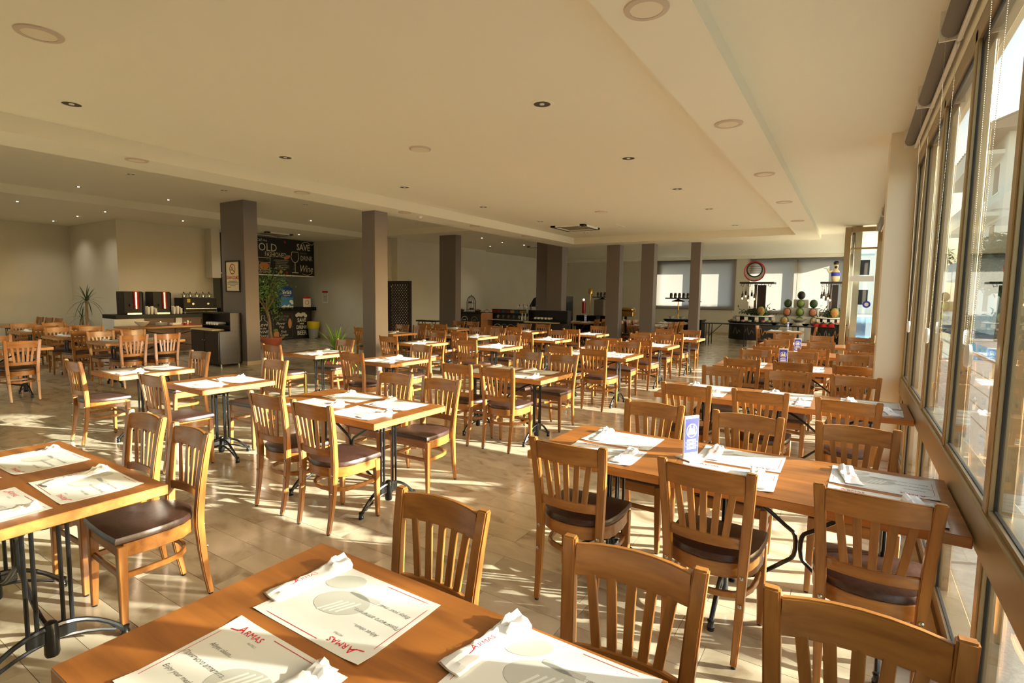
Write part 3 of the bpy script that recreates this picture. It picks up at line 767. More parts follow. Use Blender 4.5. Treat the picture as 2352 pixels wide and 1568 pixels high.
# ================================================================== CEILING FIXTURES
M_RING = mesh('ring', MB().loft([[(r_*math.cos(2*math.pi*k/28), r_*math.sin(2*math.pi*k/28), z) for k in range(28)] for r_, z in ((.085, -.001), (.085, -.012), (.115, -.009), (.118, 0))], caps=False), LEDRING, 0, True)
M_DISC = mesh('diffuser', MB().cyl((0, 0), .086, -.009, -.002, 28), LEDW)
M_CAN = mesh('trim_ring', MB().loft([[(r_*math.cos(2*math.pi*k/24), r_*math.sin(2*math.pi*k/24), z) for k in range(24)] for r_, z in ((.075, .0), (.075, -.008), (.10, -.006), (.103, 0))], caps=False), CEIL, 0, True)
M_CUP = mesh('reflector', MB().cyl((0, 0), .074, -.004, .0, 24, .02), DARKIN)
M_LAMP = mesh('lamp', MB().lathe([(.0, -.012), (.02, -.010), (.024, 0)], 12), WHITEP, 0, True)
def led(label, group, x, y, z):
    t = thing('led_downlight', label, 'ceiling light', group, (x, y, z)); ob('ring', M_RING, t); ob('diffuser', M_DISC, t)
LAMPON = mat('lit_lamp', S(255, 236, 200), .4, emit=(1, .88, .68, 1), estr=8)
M_LAMPON = mesh('lamp', MB().lathe([(.0, -.012), (.02, -.010), (.024, 0)], 12), LAMPON, 0, True)
SPOT = bpy.data.lights.new('spot', 'SPOT'); SPOT.energy = 30; SPOT.color = (1, .90, .74); SPOT.spot_size = R(135); SPOT.spot_blend = 1; SPOT.shadow_soft_size = .03
def can(label, group, x, y, z, s=1, lit=False):
    t = thing('recessed_spotlight', label, 'ceiling light', group, (x, y, z)); t.scale = (s, s, 1)
    ob('trim_ring', M_CAN, t); ob('reflector', M_CUP, t); ob('lamp', M_LAMPON if lit else M_LAMP, t)
    if lit: ob('lamp_light', SPOT, t, (0, 0, -.03))
for k, y in enumerate((11.75, 9.4, 7.2, 5.0, 2.83, .6)): led('round flush downlight in soffit along windows, %s from far end' % ORD[k], 'soffit lights by the windows', -1.0, y, ZS)
for k, y in enumerate((11.75, 9.57, 7.38, 5.2, 2.99, .8)): led('round flush downlight in soffit over pillars, %s from far end' % ORD[k], 'soffit lights over the pillars', -7.1, y, ZS)
led('round flush downlight in the cross soffit', 'cross soffit lights', -4.14, 1.26, ZS)
for k, y in enumerate((13.3, 10.67, 8.5, 6.36, 4.22)): can('dark recessed spotlight in main ceiling, window-side line, %s from far end' % ORD[k], 'main ceiling spots by windows', -2.41, y, ZM)
for k, y in enumerate((13.15, 10.7, 8.48, 6.34, 4.23, 2.06)): can('dark recessed spotlight in main ceiling, pillar-side line, %s from far end' % ORD[k], 'main ceiling spots by pillars', -6.1, y, ZM)
for k, y in enumerate((11.3, 9.5, 7.71, 5.88, 4.29, 2.2)): can('small spotlight in raised bay, line near the pillars, %s from far end' % ORD[k], 'bay spots', -10.42, y, ZB, .8)
for k, y in enumerate((9.48, 7.7, 5.88, 4.29, 2.4)): can('small spotlight in raised bay, line near the bar, %s from far end' % ORD[k], 'bay spots far line', -12.6, y, ZB, .8, True)
for k, y in enumerate((10.54, 8.9, 7.14, 5.45, 3.92)): can('small spotlight in low ceiling before coffee counter, %s from bar end' % ORD[k], 'low ceiling spots', -14.6, y, ZL, .8, True)
for x, y in ((-16.13, 5.44), (-17.88, 5.5), (-16.4, 3.6)): can('small spotlight in the low ceiling of the left corner', 'corner spots', x, y, ZL, .8, True)
for x, y in ((-9.98, 13.81), (-10.2, 15.3), (-11.4, 16.3), (-10.0, 16.4)): can('small spotlight in the low ceiling over the bread buffet', 'buffet spots', x, y, ZL, .8, True)
for k, y in enumerate((4.78, 10.07)):
    t = thing('ceiling_speaker', ['round ceiling speaker over the open aisle', 'round ceiling speaker near the air conditioner'][k], 'speaker', 'ceiling speakers', (-4.35, y, ZM))
    part('rim', MB().lathe([(.075, -.002), (.11, -.012), (.125, -.01), (.13, 0)], 28), LEDRING, t, smooth=True); part('grille', MB().cyl((0, 0), .105, -.016, -.008, 28), LEDW, t)
t = thing('smoke_detector', 'white smoke detector dome on soffit by the lighter pillar', 'detector', None, (-7.2, 7.9, ZS)); part('base', MB().cyl((0, 0), .055, -.015, 0, 18), WHITEP, t); part('dome', MB().lathe([(.0, -.045), (.03, -.04), (.045, -.015)], 18), WHITEP, t, smooth=True)
def cassette(label, x, y, z, s=.45):
    t = thing('air_conditioner', label, 'air conditioner', 'ceiling cassettes', (x, y, z))
    fr = MB()
    for a in range(4):
        m_ = MB().box(-s, s, -s, -s+.13, -.045, 0); m_.xf(Matrix.Rotation(R(90*a), 4, 'Z')); fr.join(m_)
    part('frame', fr, WHITEP, t, bevel=.004)
    part('intake_grille', B(-s+.13, s-.13, -s+.13, s-.13, -.03, 0), mat('grille_'+label[:6], S(150, 138, 110), .6), t)
    for a in range(4):
        m_ = B(-s+.16, s-.16, -s+.03, -s+.09, -.05, -.044); m_.xf(Matrix.Rotation(R(90*a), 4, 'Z')); part('louver', m_, DARKIN, t)
cassette('four-way ceiling air conditioner at the end of the main ceiling', -5.85, 12.0, ZM)
cassette('four-way ceiling air conditioner in the low ceiling over buffet', -9.7, 17.3, ZL)
cassette('four-way ceiling air conditioner before the chalkboard bar', -15.2, 10.0, ZL)
t = thing('access_panel', 'flat square access panel in ceiling beside the air conditioner', 'panel', None, (-5.02, 12.2, ZM)); part('leaf', B(-.25, .25, -.25, .25, -.008, 0), CEIL, t); part('rim', MB().box(-.27, .27, -.27, -.25, -.012, 0).box(-.27, .27, .25, .27, -.012, 0).box(-.27, -.25, -.25, .25, -.012, 0).box(.25, .27, -.25, .25, -.012, 0), WHITEP, t)

# roller blinds over the windows and their bead chains
CHAIN = []
def blind(label, y0, y1):
    t = thing('roller_blind', label, 'blind', 'rolled-up blinds over the windows', (.37, y0, 3.13))
    L = y1-y0
    part('rolled_fabric', MB().tube([(0, .02, 0), (0, L-.02, 0)], .045, 14), BLINDF, t, smooth=True)
    part('bracket', B(-.05, .06, 0, .008, -.055, .11), WHITEP, t); part('bracket', B(-.05, .06, L-.008, L, -.055, .11), WHITEP, t)
    part('bottom_bar', B(.03, .05, .02, L-.02, -.075, -.045), WHITEP, t, bevel=.003)
    zt, zb = -.02, 1.45-3.13
    if not CHAIN:
        ch = MB()
        for xa, xb in ((-.02, -.005), (.035, .012)):
            for k in range(205):
                f_ = k/204; x, z = xa+(xb-xa)*f_, zt+(zb-zt)*f_; r_ = .0022
                ch.add([(x-r_, 0, z), (x+r_, 0, z), (x, -r_, z), (x, r_, z), (x, 0, z-r_*1.3), (x, 0, z+r_*1.3)], [(0, 2, 5), (2, 1, 5), (1, 3, 5), (3, 0, 5), (2, 0, 4), (1, 2, 4), (3, 1, 4), (0, 3, 4)])
        CHAIN.append(mesh('bead_chain', ch, mat('bead_chain_plastic', S(190, 180, 160), .5)))
    c_ = ob('bead_chain', CHAIN[0], t, (0, -.012, 0)); c_['kind'] = 'stuff'
    ts = MB().lathe([(.0, -.012), (.026, -.01), (.03, 0), (.026, .01), (.0, .012)], 16); ts.xf(Matrix.Translation((.004, -.012, zb-.035)) @ Matrix.Rotation(R(90), 4, 'Y') @ Matrix.Scale(1.5, 4, (1, 0, 0)))
    part('chain_tensioner', ts, WHITEP, t, smooth=True)
BY = [.4, 2.62, 3.95, 5.2, 6.45]
NMB = ['fifth', 'fourth', 'third', 'second', 'first', 'pier-side']
for a, b, n in zip(BY[:-1], BY[1:], ['fourth', 'third', 'second', 'first']): blind('rolled grey window blind with bead chain, %s from the pale pier, camera side' % n, a, b)
BY2 = [7.0, 9.3, 11.5, 13.9]
for a, b, n in zip(BY2[:-1], BY2[1:], ['third', 'second', 'first']): blind('rolled grey window blind with bead chain, %s from the glazed end screen' % n, a, b)

#@@PART2
# ================================================================== BACKGROUND OBJECTS
def facing_x(mb, X, Y, Z):      # drawn in xy, stood up to face +X
    mb.v = [(X+z, Y+x, Z+y) for x, y, z in mb.v]; return mb
def facing_y(mb, X, Y, Z):      # faces -Y
    mb.v = [(X+x, Y-z, Z+y) for x, y, z in mb.v]; return mb
# framed no-smoking notice
t = thing('no_smoking_notice', 'framed no-smoking notice hanging on the taupe pillar', 'sign', None, (-11.545, 6.65, 1.60))
part('frame', MB().box(-.275, .275, -.02, 0, 0, .03).box(-.275, .275, -.02, 0, .66, .69).box(-.275, -.245, -.02, 0, .03, .66).box(.245, .275, -.02, 0, .03, .66), BLACKW, t)
part('sheet', B(-.245, .245, -.010, -.002, .03, .66), mat('cream_paper', S(240, 226, 190), .6), t)
part('red_ring', facing_y(strip(circ(0, 0, .105), .02).join(strip([(-.074, .074), (.074, -.074)], .02)), 0, -.012, .505), mat('orange_red_ink', S(206, 70, 40), .7), t)
part('cigarette', facing_y(strip([(-.08, -.02), (.0, -.02)], .018).join(strip(smoothpath([(.0, -.01, 0), (.02, .03, 0), (.0, .06, 0)]), .008)), 0, -.0115, .505), TEXTINK, t)
part('lettering', facing_y(text_mb('SİGARA İÇİLMEZ', .095, sx=.62, off=.002), 0, -.012, .315), MATS['orange_red_ink'], t)
for k, L in enumerate((.34, .42, .40, .22, .12)): part('small_print', facing_y(strip([(-L/2 if k < 4 else -.2, 0), (L/2 if k < 4 else -.08, 0)], .012), 0, -.012, .24-.033*k), TEXTINK, t)
# waiter stations
def station(label, x0, x1, y0, y1, group='waiter stations'):
    W_, D = x1-x0, y1-y0
    t = thing('waiter_station', label, 'cabinet', group, (x0, y0, 0))
    part('cabinet_body', B(0, W_, 0, D, .05, .76), BLACKW, t, bevel=.004)
    part('counter_lip', B(-.01, W_-.25, -.015, D*.5, .762, .79), mat('pale_wood_'+label[:9], S(206, 180, 130), .5), t, bevel=.004)
    h = MB().box(0, .03, D*.5, D, .76, 1.12).box(W_-.03, W_, D*.5, D, .76, 1.12).box(.03, W_-.03, D-.02, D, .76, 1.12).box(0, W_, D*.5, D, 1.12, 1.15)
    part('hutch', h, BLACKW, t)
    for k in range(2):
        d = part('door', B(.02+k*(W_/2-.01), W_/2-.01+k*(W_/2-.01), -.018, 0, .08, .74), BLACKW, t, bevel=.003)
        part('knob', MB().ball((W_/2-.05+k*.09, -.03, .56), .012, 8), STEEL, d, smooth=True)
    for x in (.05, W_-.05):
        for y in (.05, D-.05): part('foot', MB().cyl((x, y), .022, 0, .05, 10), STEEL, t)
    for k in range(5):
        q = thing('napkin_bundle', 'white folded napkin bundle in the '+label[:40].split(',')[0]+' hutch', 'napkin', 'napkins in '+label[:24], (x0+W_*(.18+.09*k), y0+D*.62, .90+.0))
        part('fold', MB().tube([(0, -.06, 0), (0, .12, 0)], .045, 10, squash=.7), NAPK, q, smooth=True)
    part('shelf', B(.03, W_-.03, D*.5, D-.02, .855, .868), BLACKW, t)
    return t
station('dark waiter station against the pillar with the notice', -12.42, -11.28, 6.16, 6.645)
station('dark waiter station before the taupe twin pillars', -8.75, -7.35, 14.42, 14.93)
# coffee counter against the left wall
t = thing('coffee_counter', 'walnut coffee counter with black top along the left wall', 'counter', None, (0, 0, 0))
part('worktop', B(-15.88, -15.12, 5.75, 8.5, .90, 1.0), BLACKP, t, bevel=.004)
part('carcass', B(-15.88, -15.2, 6.4, 8.5, 0, .90), WALNUT, t)
part('white_end', B(-15.88, -15.2, 5.75, 6.4, 0, .90), WHITEP, t)
for k in range(3):
    d = part('door', B(-15.2, -15.18, 6.45+.68*k, 7.1+.68*k, .12, .86), WALNUT, t, bevel=.003)
    part('handle', B(-15.18, -15.165, 6.75+.68*k, 6.78+.68*k, .7, .82), STEEL, d)
part('label_card', B(-15.178, -15.17, 7.14, 7.3, .74, .9), PAPER, t)
for k, (y0, lb) in enumerate(((6.02, 'black drinks dispenser with red front panel at the counter end'), (6.68, 'black drinks dispenser with red front panel beside the cup stacks'))):
    d = thing('drinks_dispenser', lb, 'coffee machine', 'drinks dispensers', (-15.75, y0, 1.0))
    part('body', B(0, .42, 0, .42, 0, .58), BLACKP, d, bevel=.01); part('drip_tray', B(.42, .5, .04, .36, 0, .04), STEEL, d)
    part('front_panel', MB().tube([(.43, .27, .14), (.43, .27, .58)], .06, 12), REDM, d, smooth=True)
    part('highlight_strip', B(.484, .492, .23, .26, .14, .56), STEEL, d)
    part('side_panel', B(.2, .43, .425, .44, .06, .56), CHALKB, d); part('spout', B(.42, .46, .12, .2, .2, .26), BLACKP, d)
M_CUPST = mesh('cup_stack', MB().lathe([(.026, 0), (.036, .09), (.033, .09), (.036, .12), (.033, .12), (.036, .15), (.034, .15), (.036, .2)], 12), CERAM, 0, True)
for j, yb in enumerate((6.52, 7.14)):
    for k in range(9):
        q = ob('paper_cup_stack', M_CUPST, None, (-15.4+.085*(k % 3), yb+.085*(k//3), 1.0), None, (1, 1, .75+.1*((k*7) % 4)))
        tag(q, ['upturned stack of white cups between the two drinks dispensers', 'upturned stack of white cups beside the espresso machine'][j], 'cups', 'cup stacks %d' % j)
e = thing('espresso_machine', 'black two-group espresso machine with metal pots on top', 'coffee machine', None, (-15.78, 7.4, 1.0))
part('body', B(0, .5, 0, .9, .05, .42), BLACKP, e, bevel=.015); part('front_bar', B(.5, .53, .05, .88, .12, .14), STEEL, e); part('top_rail', MB().tube([(.45, .04, .44), (.45, .86, .44)], .008, 8), STEEL, e)
for y in (.25, .65): part('dial', MB().cyl((0, 0), .03, 0, .02, 14).xf(Matrix.Translation((.5, y, .26)) @ Matrix.Rotation(R(90), 4, 'Y')), STEEL, e)
part('yellow_label', B(.501, .505, .1, .18, .30, .40), mat('yellow_label', S(220, 190, 40), .6), e)
for x in (.05, .45):
    for y in (.06, .84): part('foot', MB().cyl((x, y), .025, 0, .05, 10), STEEL, e)
for k in range(5):
    p = thing('coffee_pot', 'metal coffee pot with black lid lined up on espresso machine', 'pot', 'pots on the espresso machine', (-15.45, 7.5+.17*k, 1.42))
    part('body', MB().lathe([(.04, 0), (.045, .03), (.036, .10), (.03, .13)], 14), STEEL, p, smooth=True); part('lid', MB().lathe([(.03, .13), (.02, .145), (.008, .15), (.01, .165), (0, .17)], 12), BLACKP, p, smooth=True)
    part('handle', MB().tube([(0, .035, .11), (0, .075, .11), (0, .08, .05), (0, .045, .03)], .007, 6), BLACKP, p); part('spout', MB().tube([(0, -.04, .08), (0, -.075, .13)], [.008, .006], 6), STEEL, p)
# oak service table in front of it with bowl and plates
tb = table('long oak service table with bowl before the coffee counter', 'oak dining tables', -14.75, -14.0, 5.55, 7.85)
q = thing('serving_bowl', 'white ceramic bowl on the service table by coffee counter', 'bowl', None, (-14.35, 6.0, .7502)); part('bowl', MB().lathe([(.05, 0), (.06, .01), (.13, .07), (.16, .12), (.15, .12), (.12, .07), (.05, .02), (.0, .015)], 20), CERAM, q, smooth=True)
q = thing('plate_stack', 'stack of white plates on the service table', 'plates', None, (-14.3, 6.4, .7502))
for k in range(6): part('plate', MB().lathe([(.07, .012*k), (.13, .012*k+.016), (.125, .018+.012*k), (.0, .006+.012*k)], 20), CERAM, q, smooth=True)
q = thing('napkin_tray', 'pale wooden tray of napkins on the service table', 'tray', None, (-14.3, 6.72, .7502)); part('tray', B(-.1, .1, -.12, .12, 0, .02), EDGEW, q); part('napkins', B(-.08, .08, -.1, .1, .02, .06), NAPK, q)
for k in range(2): q = thing('jam_jar', 'small red jam jar on the service table', 'jar', 'jam jars', (-14.3, 6.95+.12*k, .7502)); part('glass', MB().cyl((0, 0), .03, 0, .06, 12), REDM, q); part('lid', MB().cyl((0, 0), .032, .06, .075, 12), PAPER, q)
# dark fridge poster beside the counter
t = thing('fruit_poster', 'narrow black poster with painted fruit at the bar corner', 'poster', None, (-15.6, 8.58, 0)); part('board', B(-.01, .01, .02, .42, .3, 2.02), BLACKP, t)
for k, (m_, z) in enumerate(((CHALKO, 1.85), (CHALKGR, 1.62), (REDM, 1.42), (REDM, 1.3), (CHALKO, 1.0))): part('fruit', facing_x(disc(0, 0, .045, .075), .012, .22+.03*(k % 2), z), m_, t)
# bar with chalkboards
bar = thing('bar_counter', 'chalk-painted bar counter with black top below the chalkboard fascia', 'counter', None, (0, 0, 0))
part('front', B(-16.4, -16.2, 8.75, 12.15, 0, .98), CHALKB, bar); part('top', B(-16.8, -16.1, 8.75, 12.27, .98, 1.10), BLACKP, bar, bevel=.004)
fx = -16.198
def chalk(nm, mb, Y, Z, m_=CHALK, par=bar, X=fx): return part(nm, facing_x(mb, X, Y, Z), m_, par)
# bottle panel
bo = strip([(-.19, -.32), (-.19, .1), (-.16, .2), (-.05, .28), (-.05, .42), (.05, .42), (.05, .28), (.16, .2), (.19, .1), (.19, -.32), (-.19, -.32)], .014)
chalk('bottle_outline', bo, 10.28, .42)
for s_, sz, dy in (('Love', .17, .12), ('is the', .10, 0), ('WINE', .13, -.12), ('Yours', .13, -.24)): chalk('lettering', text_mb(s_, sz, shear=.2), 10.28, .42+dy)
fr = strip([(-.36, -.4), (.36, -.4), (.36, .42), (-.36, .42), (-.36, -.4)], .006); chalk('panel_outline', fr, 11.0, .46, CHALKG)
for s_, sz, dx, dy in (('SMOOTHIE', .10, 0, .33), ('BOWLS', .10, 0, .23), ('Flower', .13, -.08, .10), ('Pop', .13, -.05, -.02), ('Fruit', .12, .02, -.18), ('Cooler', .12, .04, -.29)): chalk('lettering', text_mb(s_, sz, shear=.25, sx=.9), 11.0+dx, .46+dy, CHALK if dy < .2 else CHALKG)
chalk('painted_glass', disc(0, 0, .07, .17), 11.27, .55, CHALKO); chalk('painted_cup', disc(0, 0, .1, .12), 10.76, .2, CHALKO); chalk('painted_lime', disc(0, 0, .05, .05), 11.02, .12, CHALKGR); chalk('painted_lime', disc(0, 0, .08, .05), 10.74, .34, CHALKGR)
fo = MB()
for k in range(7): fo.join(disc(-.17+.057*k, .36+.03*math.sin(k*1.7)+.03*(1-abs(k-3)/3), .065, .06, .0002*k))
chalk('beer_foam', fo, 11.72, .46)
for s_, sz, dy in (('SAVE', .19, .22), ('WATER', .06, .10), ('DRINK', .17, -.02), ('BEER', .21, -.22)): chalk('lettering', text_mb(s_, sz, off=.004, sx=.85), 11.74, .42+dy)
# fascia
fa = thing('chalkboard_fascia', 'large black chalkboard with drinks lettering above the bar', 'chalkboard', None, (0, 0, 0))
part('board', B(-16.32, -16.2, 8.75, 12.29, 2.19, 3.38), CHALKB, fa)
part('pelmet', B(-16.34, -16.19, 8.75, 12.29, 2.15, 2.19), WHITEP, fa)
cf = lambda nm, mb, Y, Z, m_=CHALK: part(nm, facing_x(mb, fx, Y, Z), m_, fa)
cf('lettering', text_mb('Call me', .12, shear=.3), 10.3, 3.28); cf('lettering', text_mb('OLD', .36, sx=.9), 10.52, 3.05); cf('lettering', text_mb('FASHIONED', .22, sx=.66), 10.8, 2.83)
cf('lettering', text_mb('brunch', .15, shear=.35), 10.4, 2.28)
for k in range(6): cf('small_print', strip([(-.27, 0), (.24-.05*(k % 3), 0)], .03), 11.05, 2.67-.058*k, CHALKG)
cf('painted_glass', strip([(-.22, .2), (-.18, -.18), (.18, -.18), (.22, .2), (-.22, .2)], .02).join(strip([(-.2, .05), (.2, .05)], .014)), 10.38, 2.52); cf('painted_drink', disc(0, 0, .17, .12), 10.38, 2.46, CHALKO)
cf('painted_orange', disc(0, 0, .13, .06, a=.5), 11.22, 2.78, CHALKO); cf('painted_orange', disc(0, 0, .06, .06), 10.98, 2.29, CHALKO); cf('painted_cherry', disc(0, 0, .04, .04), 11.15, 3.28, REDM); cf('painted_cherry', disc(0, 0, .04, .04), 11.2, 2.27, REDM)
cf('lettering', text_mb('SAVE', .30, off=.006, sx=.8), 11.86, 3.15); cf('lettering', text_mb('WATER', .08), 11.85, 2.95, CHALKG); cf('lettering', text_mb('DRINK', .23, sx=.7), 11.98, 2.78); cf('lettering', text_mb('Wine', .34, shear=.3, sx=.72), 11.95, 2.42)
wg = strip([(-.12, .3), (-.15, .1), (-.09, -.02), (0, -.06), (.09, -.02), (.15, .1), (.12, .3), (-.12, .3)], .02).join(strip([(0, -.06), (0, -.38)], .022)).join(strip([(-.12, -.4), (.12, -.4)], .03))
cf('painted_wine_glass', wg, 11.52, 2.68)
cf('flourish', strip(smoothpath([(-.2, 0, 0), (0, .05, 0), (.2, -.03, 0), (.3, .06, 0)]), .016), 12.0, 3.3); cf('flourish', strip(smoothpath([(-.2, 0, 0), (0, -.05, 0), (.2, .03, 0)]), .016), 12.0, 2.26)
t = thing('menu_box', 'black menu box on the back wall of the bar', 'box', None, (-17.6, 10.3, 0)); part('case', B(0, .3, 0, .9, 0, 1.9), BLACKP, t); part('face', B(.3, .31, .1, .8, 1.5, 1.8), CHALKB, t)
# blue display box and leaflet stand on the bar
t = thing('blue_display_box', 'blue water advertising box standing on the bar top', 'sign', None, (-16.25, 10.92, 1.10))
part('box', B(-.1, .1, 0, .46, 0, .70), mat('water_blue', S(22, 70, 150), .35), t); part('lower_sky', B(.1, .102, 0, .46, 0, .34), mat('sky_blue', S(58, 132, 190), .4), t)
part('mountain', facing_x(MB().add([(-.23, 0, 0), (.23, 0, 0), (.23, .05, 0), (.14, .03, 0), (.06, .1, 0), (-.02, .04, 0), (-.1, .09, 0), (-.2, .03, 0)], [tuple(range(8))]), .104, .23, 0), PAPER, t)
part('cloud', facing_x(disc(.15, .2, .07, .05).join(disc(.19, .14, .05, .04, .0004)), .104, .23, 0), PAPER, t)
part('lettering', facing_x(text_mb('Erikli', .17, off=.004), .104, .23, .5), PAPER, t); part('small_print', facing_x(strip([(-.12, 0), (.12, 0)], .015), .104, .23, .40), PAPER, t)
t = thing('leaflet_stand', 'white leaflet stand with red header at the bar end', 'sign', None, (-16.2, 11.8, 1.10)); part('card', B(0, .02, 0, .3, 0, .30), PAPER, t); part('header', B(0, .021, 0, .3, .30, .36), REDM, t)
part('print', facing_x(strip(circ(0, 0, .07), .02), .022, .15, .16), mat('pink_ink', S(200, 120, 110), .7), t)
t = thing('wall_notice', 'small printed notice with red header on the wall', 'poster', None, (-15.63, 12.29, 1.25)); part('sheet', B(-.15, .15, -.006, 0, 0, .42), PAPER, t); part('header', B(-.15, .15, -.008, -.006, .36, .42), REDM, t)
for k in range(7): part('print_line', facing_y(strip([(-.11, 0), (.11, 0)], .018), 0, -.0075, .32-.042*k), CHALKG, t)
t = thing('waste_bin', 'grey waste bin with yellow liner beside the bar', 'bin', None, (-15.95, 12.02, 0)); part('bucket', MB().lathe([(.15, 0), (.19, .5), (.185, .5), (.14, .02), (0, .02)], 18), mat('bin_grey', S(150, 152, 148), .4), t, smooth=True); part('pedal', B(.14, .2, -.05, .05, .01, .03), BLACKP, t)
part('liner', MB().lathe([(.188, .36), (.215, .44), (.212, .58), (.195, .6), (.17, .55), (.1, .4)], 18), mat('yellow_liner', S(214, 190, 30), .4), t, smooth=True)
# ---------------------------------------------------------------- plants
def leaf_mesh(nm, L, wd, m_, droop=.4):
    mb = MB(); vs = []; n = 6
    for i in range(n+1):
        t_ = i/n; ww = wd*(.35+1.3*t_ if t_ < .3 else .74*(1-t_)**.7+.02); z = L*t_*.9-droop*L*t_*t_*.3; x = droop*L*t_*t_
        for s, dz in ((-1, .25*ww), (0, 0), (1, .25*ww)): vs.append((x, s*ww/2, z+dz*0+abs(s)*ww*.25))
    return mesh(nm, mb.add(vs, [(3*i+k, 3*i+k+1, 3*i+k+4, 3*i+k+3) for i in range(n) for k in (0, 1)]), m_, 0, True)
LEAF_Y = [leaf_mesh('leaf', .62, .065, GREENL, d) for d in (.2, .45, .8)]; LEAF_P = [leaf_mesh('leaf', .42, .04, GREEND, d) for d in (.2, .5, .9)]
def rosette(par, c, n, meshes, s=1):
    for k in range(n):
        t_ = k/n; tilt = R(8+86*t_); az = k*2.4+rnd.uniform(-.3, .3)
        o = ob('leaf', meshes[min(2, int(t_*3))], par, c, None); o.rotation_mode = 'QUATERNION'
        o.rotation_quaternion = Quaternion((0, 0, 1), az) @ Quaternion((0, 1, 0), tilt); f = s*rnd.uniform(.8, 1.1); o.scale = (f, f, f)
def pot(par, r, h, m_=TERRA):
    part('pot', MB().lathe([(r*.62, 0), (r*.7, .02), (r*.95, h*.88), (r*1.06, h*.9), (r*1.06, h), (r*.92, h), (r*.88, h*.86), (0, h*.86)], 24), m_, par, smooth=True); part('soil', MB().cyl((0, 0), r*.88, h*.84, h*.88, 20), SOIL, par)
t = thing('yucca_plant', 'bright green spiky plant in a terracotta pot beside lighter pillar', 'plant', None, (-7.70, 6.33, 0)); pot(t, .26, .42)
part('stem', MB().tube([(0, 0, .36), (-.06, 0, .60)], .03, 8), BARK, t); part('stem', MB().tube([(.1, 0, .36), (.2, -.02, .46)], .022, 8), BARK, t); rosette(t, (-.06, 0, .58), 46, LEAF_Y, .95); rosette(t, (.22, -.02, .44), 26, LEAF_Y, .7)
t = thing('dracaena_plant', 'tall dark two-stemmed spiky plant in the left corner', 'plant', None, (-15.35, 5.24, 0)); pot(t, .25, .4, BLACKP)
part('stem', MB().tube([(0, 0, .34), (.03, 0, .9), (.06, 0, 1.35)], .03, 8), BARK, t); part('stem', MB().tube([(0, 0, .34), (-.22, 0, .65), (-.25, 0, .95)], .024, 8), BARK, t)
rosette(t, (.06, 0, 1.33), 26, LEAF_P, 1.15); rosette(t, (-.25, 0, .93), 20, LEAF_P, .9); rosette(t, (.0, 0, .5), 20, LEAF_P, .9)
t = thing('ficus_tree', 'leafy potted tree with pale trunk in a red-brown pot', 'plant', None, (-13.95, 9.1, 0)); pot(t, .3, .32)
part('trunk', MB().tube(smoothpath([(0, 0, .25), (-.05, 0, .5), (-.12, .02, .85), (-.2, 0, 1.1)], 3), [.05]*3+[.045]*3+[.04]*4, 8), BARK, t, smooth=True)
br = []
for k in range(9):
    a = k*2.4; e_ = Vector((-.2+.36*math.cos(a), .36*math.sin(a), 1.45+.075*k)); br.append(e_)
    part('branch', MB().tube([(-.2, 0, 1.02+.02*k), (-.2+.2*math.cos(a), .2*math.sin(a), 1.25+.05*k), tuple(e_)], [.018, .012, .006], 6), BARK, t)
fm = MB()
for k in range(1500):
    c = rnd.choice(br)+Vector((rnd.gauss(0, .16), rnd.gauss(0, .16), rnd.gauss(-.08, .26)))
    q = Euler((rnd.uniform(-1, 1), rnd.uniform(-1, 1), rnd.uniform(0, 6.3))).to_matrix(); l = rnd.uniform(.05, .085)
    fm.add([c+q @ Vector(p) for p in ((-l/2, 0, 0), (0, -l*.2, .006), (l/2, 0, 0), (0, l*.2, .006))], [(0, 1, 2, 3)])
fo_ = part('foliage', fm, GREENL, t); fo_['kind'] = 'stuff'
# lattice screen
t = thing('lattice_screen', 'dark brown wooden lattice screen with diamond holes', 'screen', None, (-11.26, 11.0, 0))
part('frame', MB().box(0, .12, -.02, .02, 0, 1.97).box(.80, .92, -.02, .02, 0, 1.97).box(.12, .80, -.02, .02, 1.87, 1.97).box(.12, .80, -.02, .02, .06, .2), BLACKW, t, bevel=.003)
M_LS = {}
def lath(a, b, dz):
    part('lath', MB().cbox(((a[0]+b[0])/2, dz, (a[1]+b[1])/2), (math.hypot(b[0]-a[0], b[1]-a[1]), .008, .038), (0, -math.atan2(b[1]-a[1], b[0]-a[0]), 0)), BLACKW, t)
X0, X1, Z0, Z1 = .12, .80, .2, 1.87; st_ = .095
for s in (1, -1):
    k = -8
    for k in range(-30, 40):
        c = k*st_     # line z = s*x + c
        pts = []
        for x in (X0, X1):
            z = s*(x-X0)+c
            if Z0 <= z <= Z1: pts.append((x, z))
        for z in (Z0, Z1):
            x = (z-c)/s+X0
            if X0 < x < X1: pts.append((x, z))
        if len(pts) == 2 and math.dist(*pts) > .1: lath(pts[0], pts[1], .005*s)
t = thing('folding_table', 'black folding table edge beside the dark pillar', 'table', None, (-11.1, 12.0, 0)); part('top', B(0, .72, 0, .25, .79, .83), BLACKP, t)
for x in (.08, .6): part('leg', MB().tube([(x, .05, 0), (x, .05, .79)], .014, 8), IRON, t); part('leg', MB().tube([(x, .2, 0), (x, .2, .79)], .014, 8), IRON, t)
part('strut', MB().tube([(.6, .05, .4), (.3, .05, .78)], .01, 8), IRON, t)
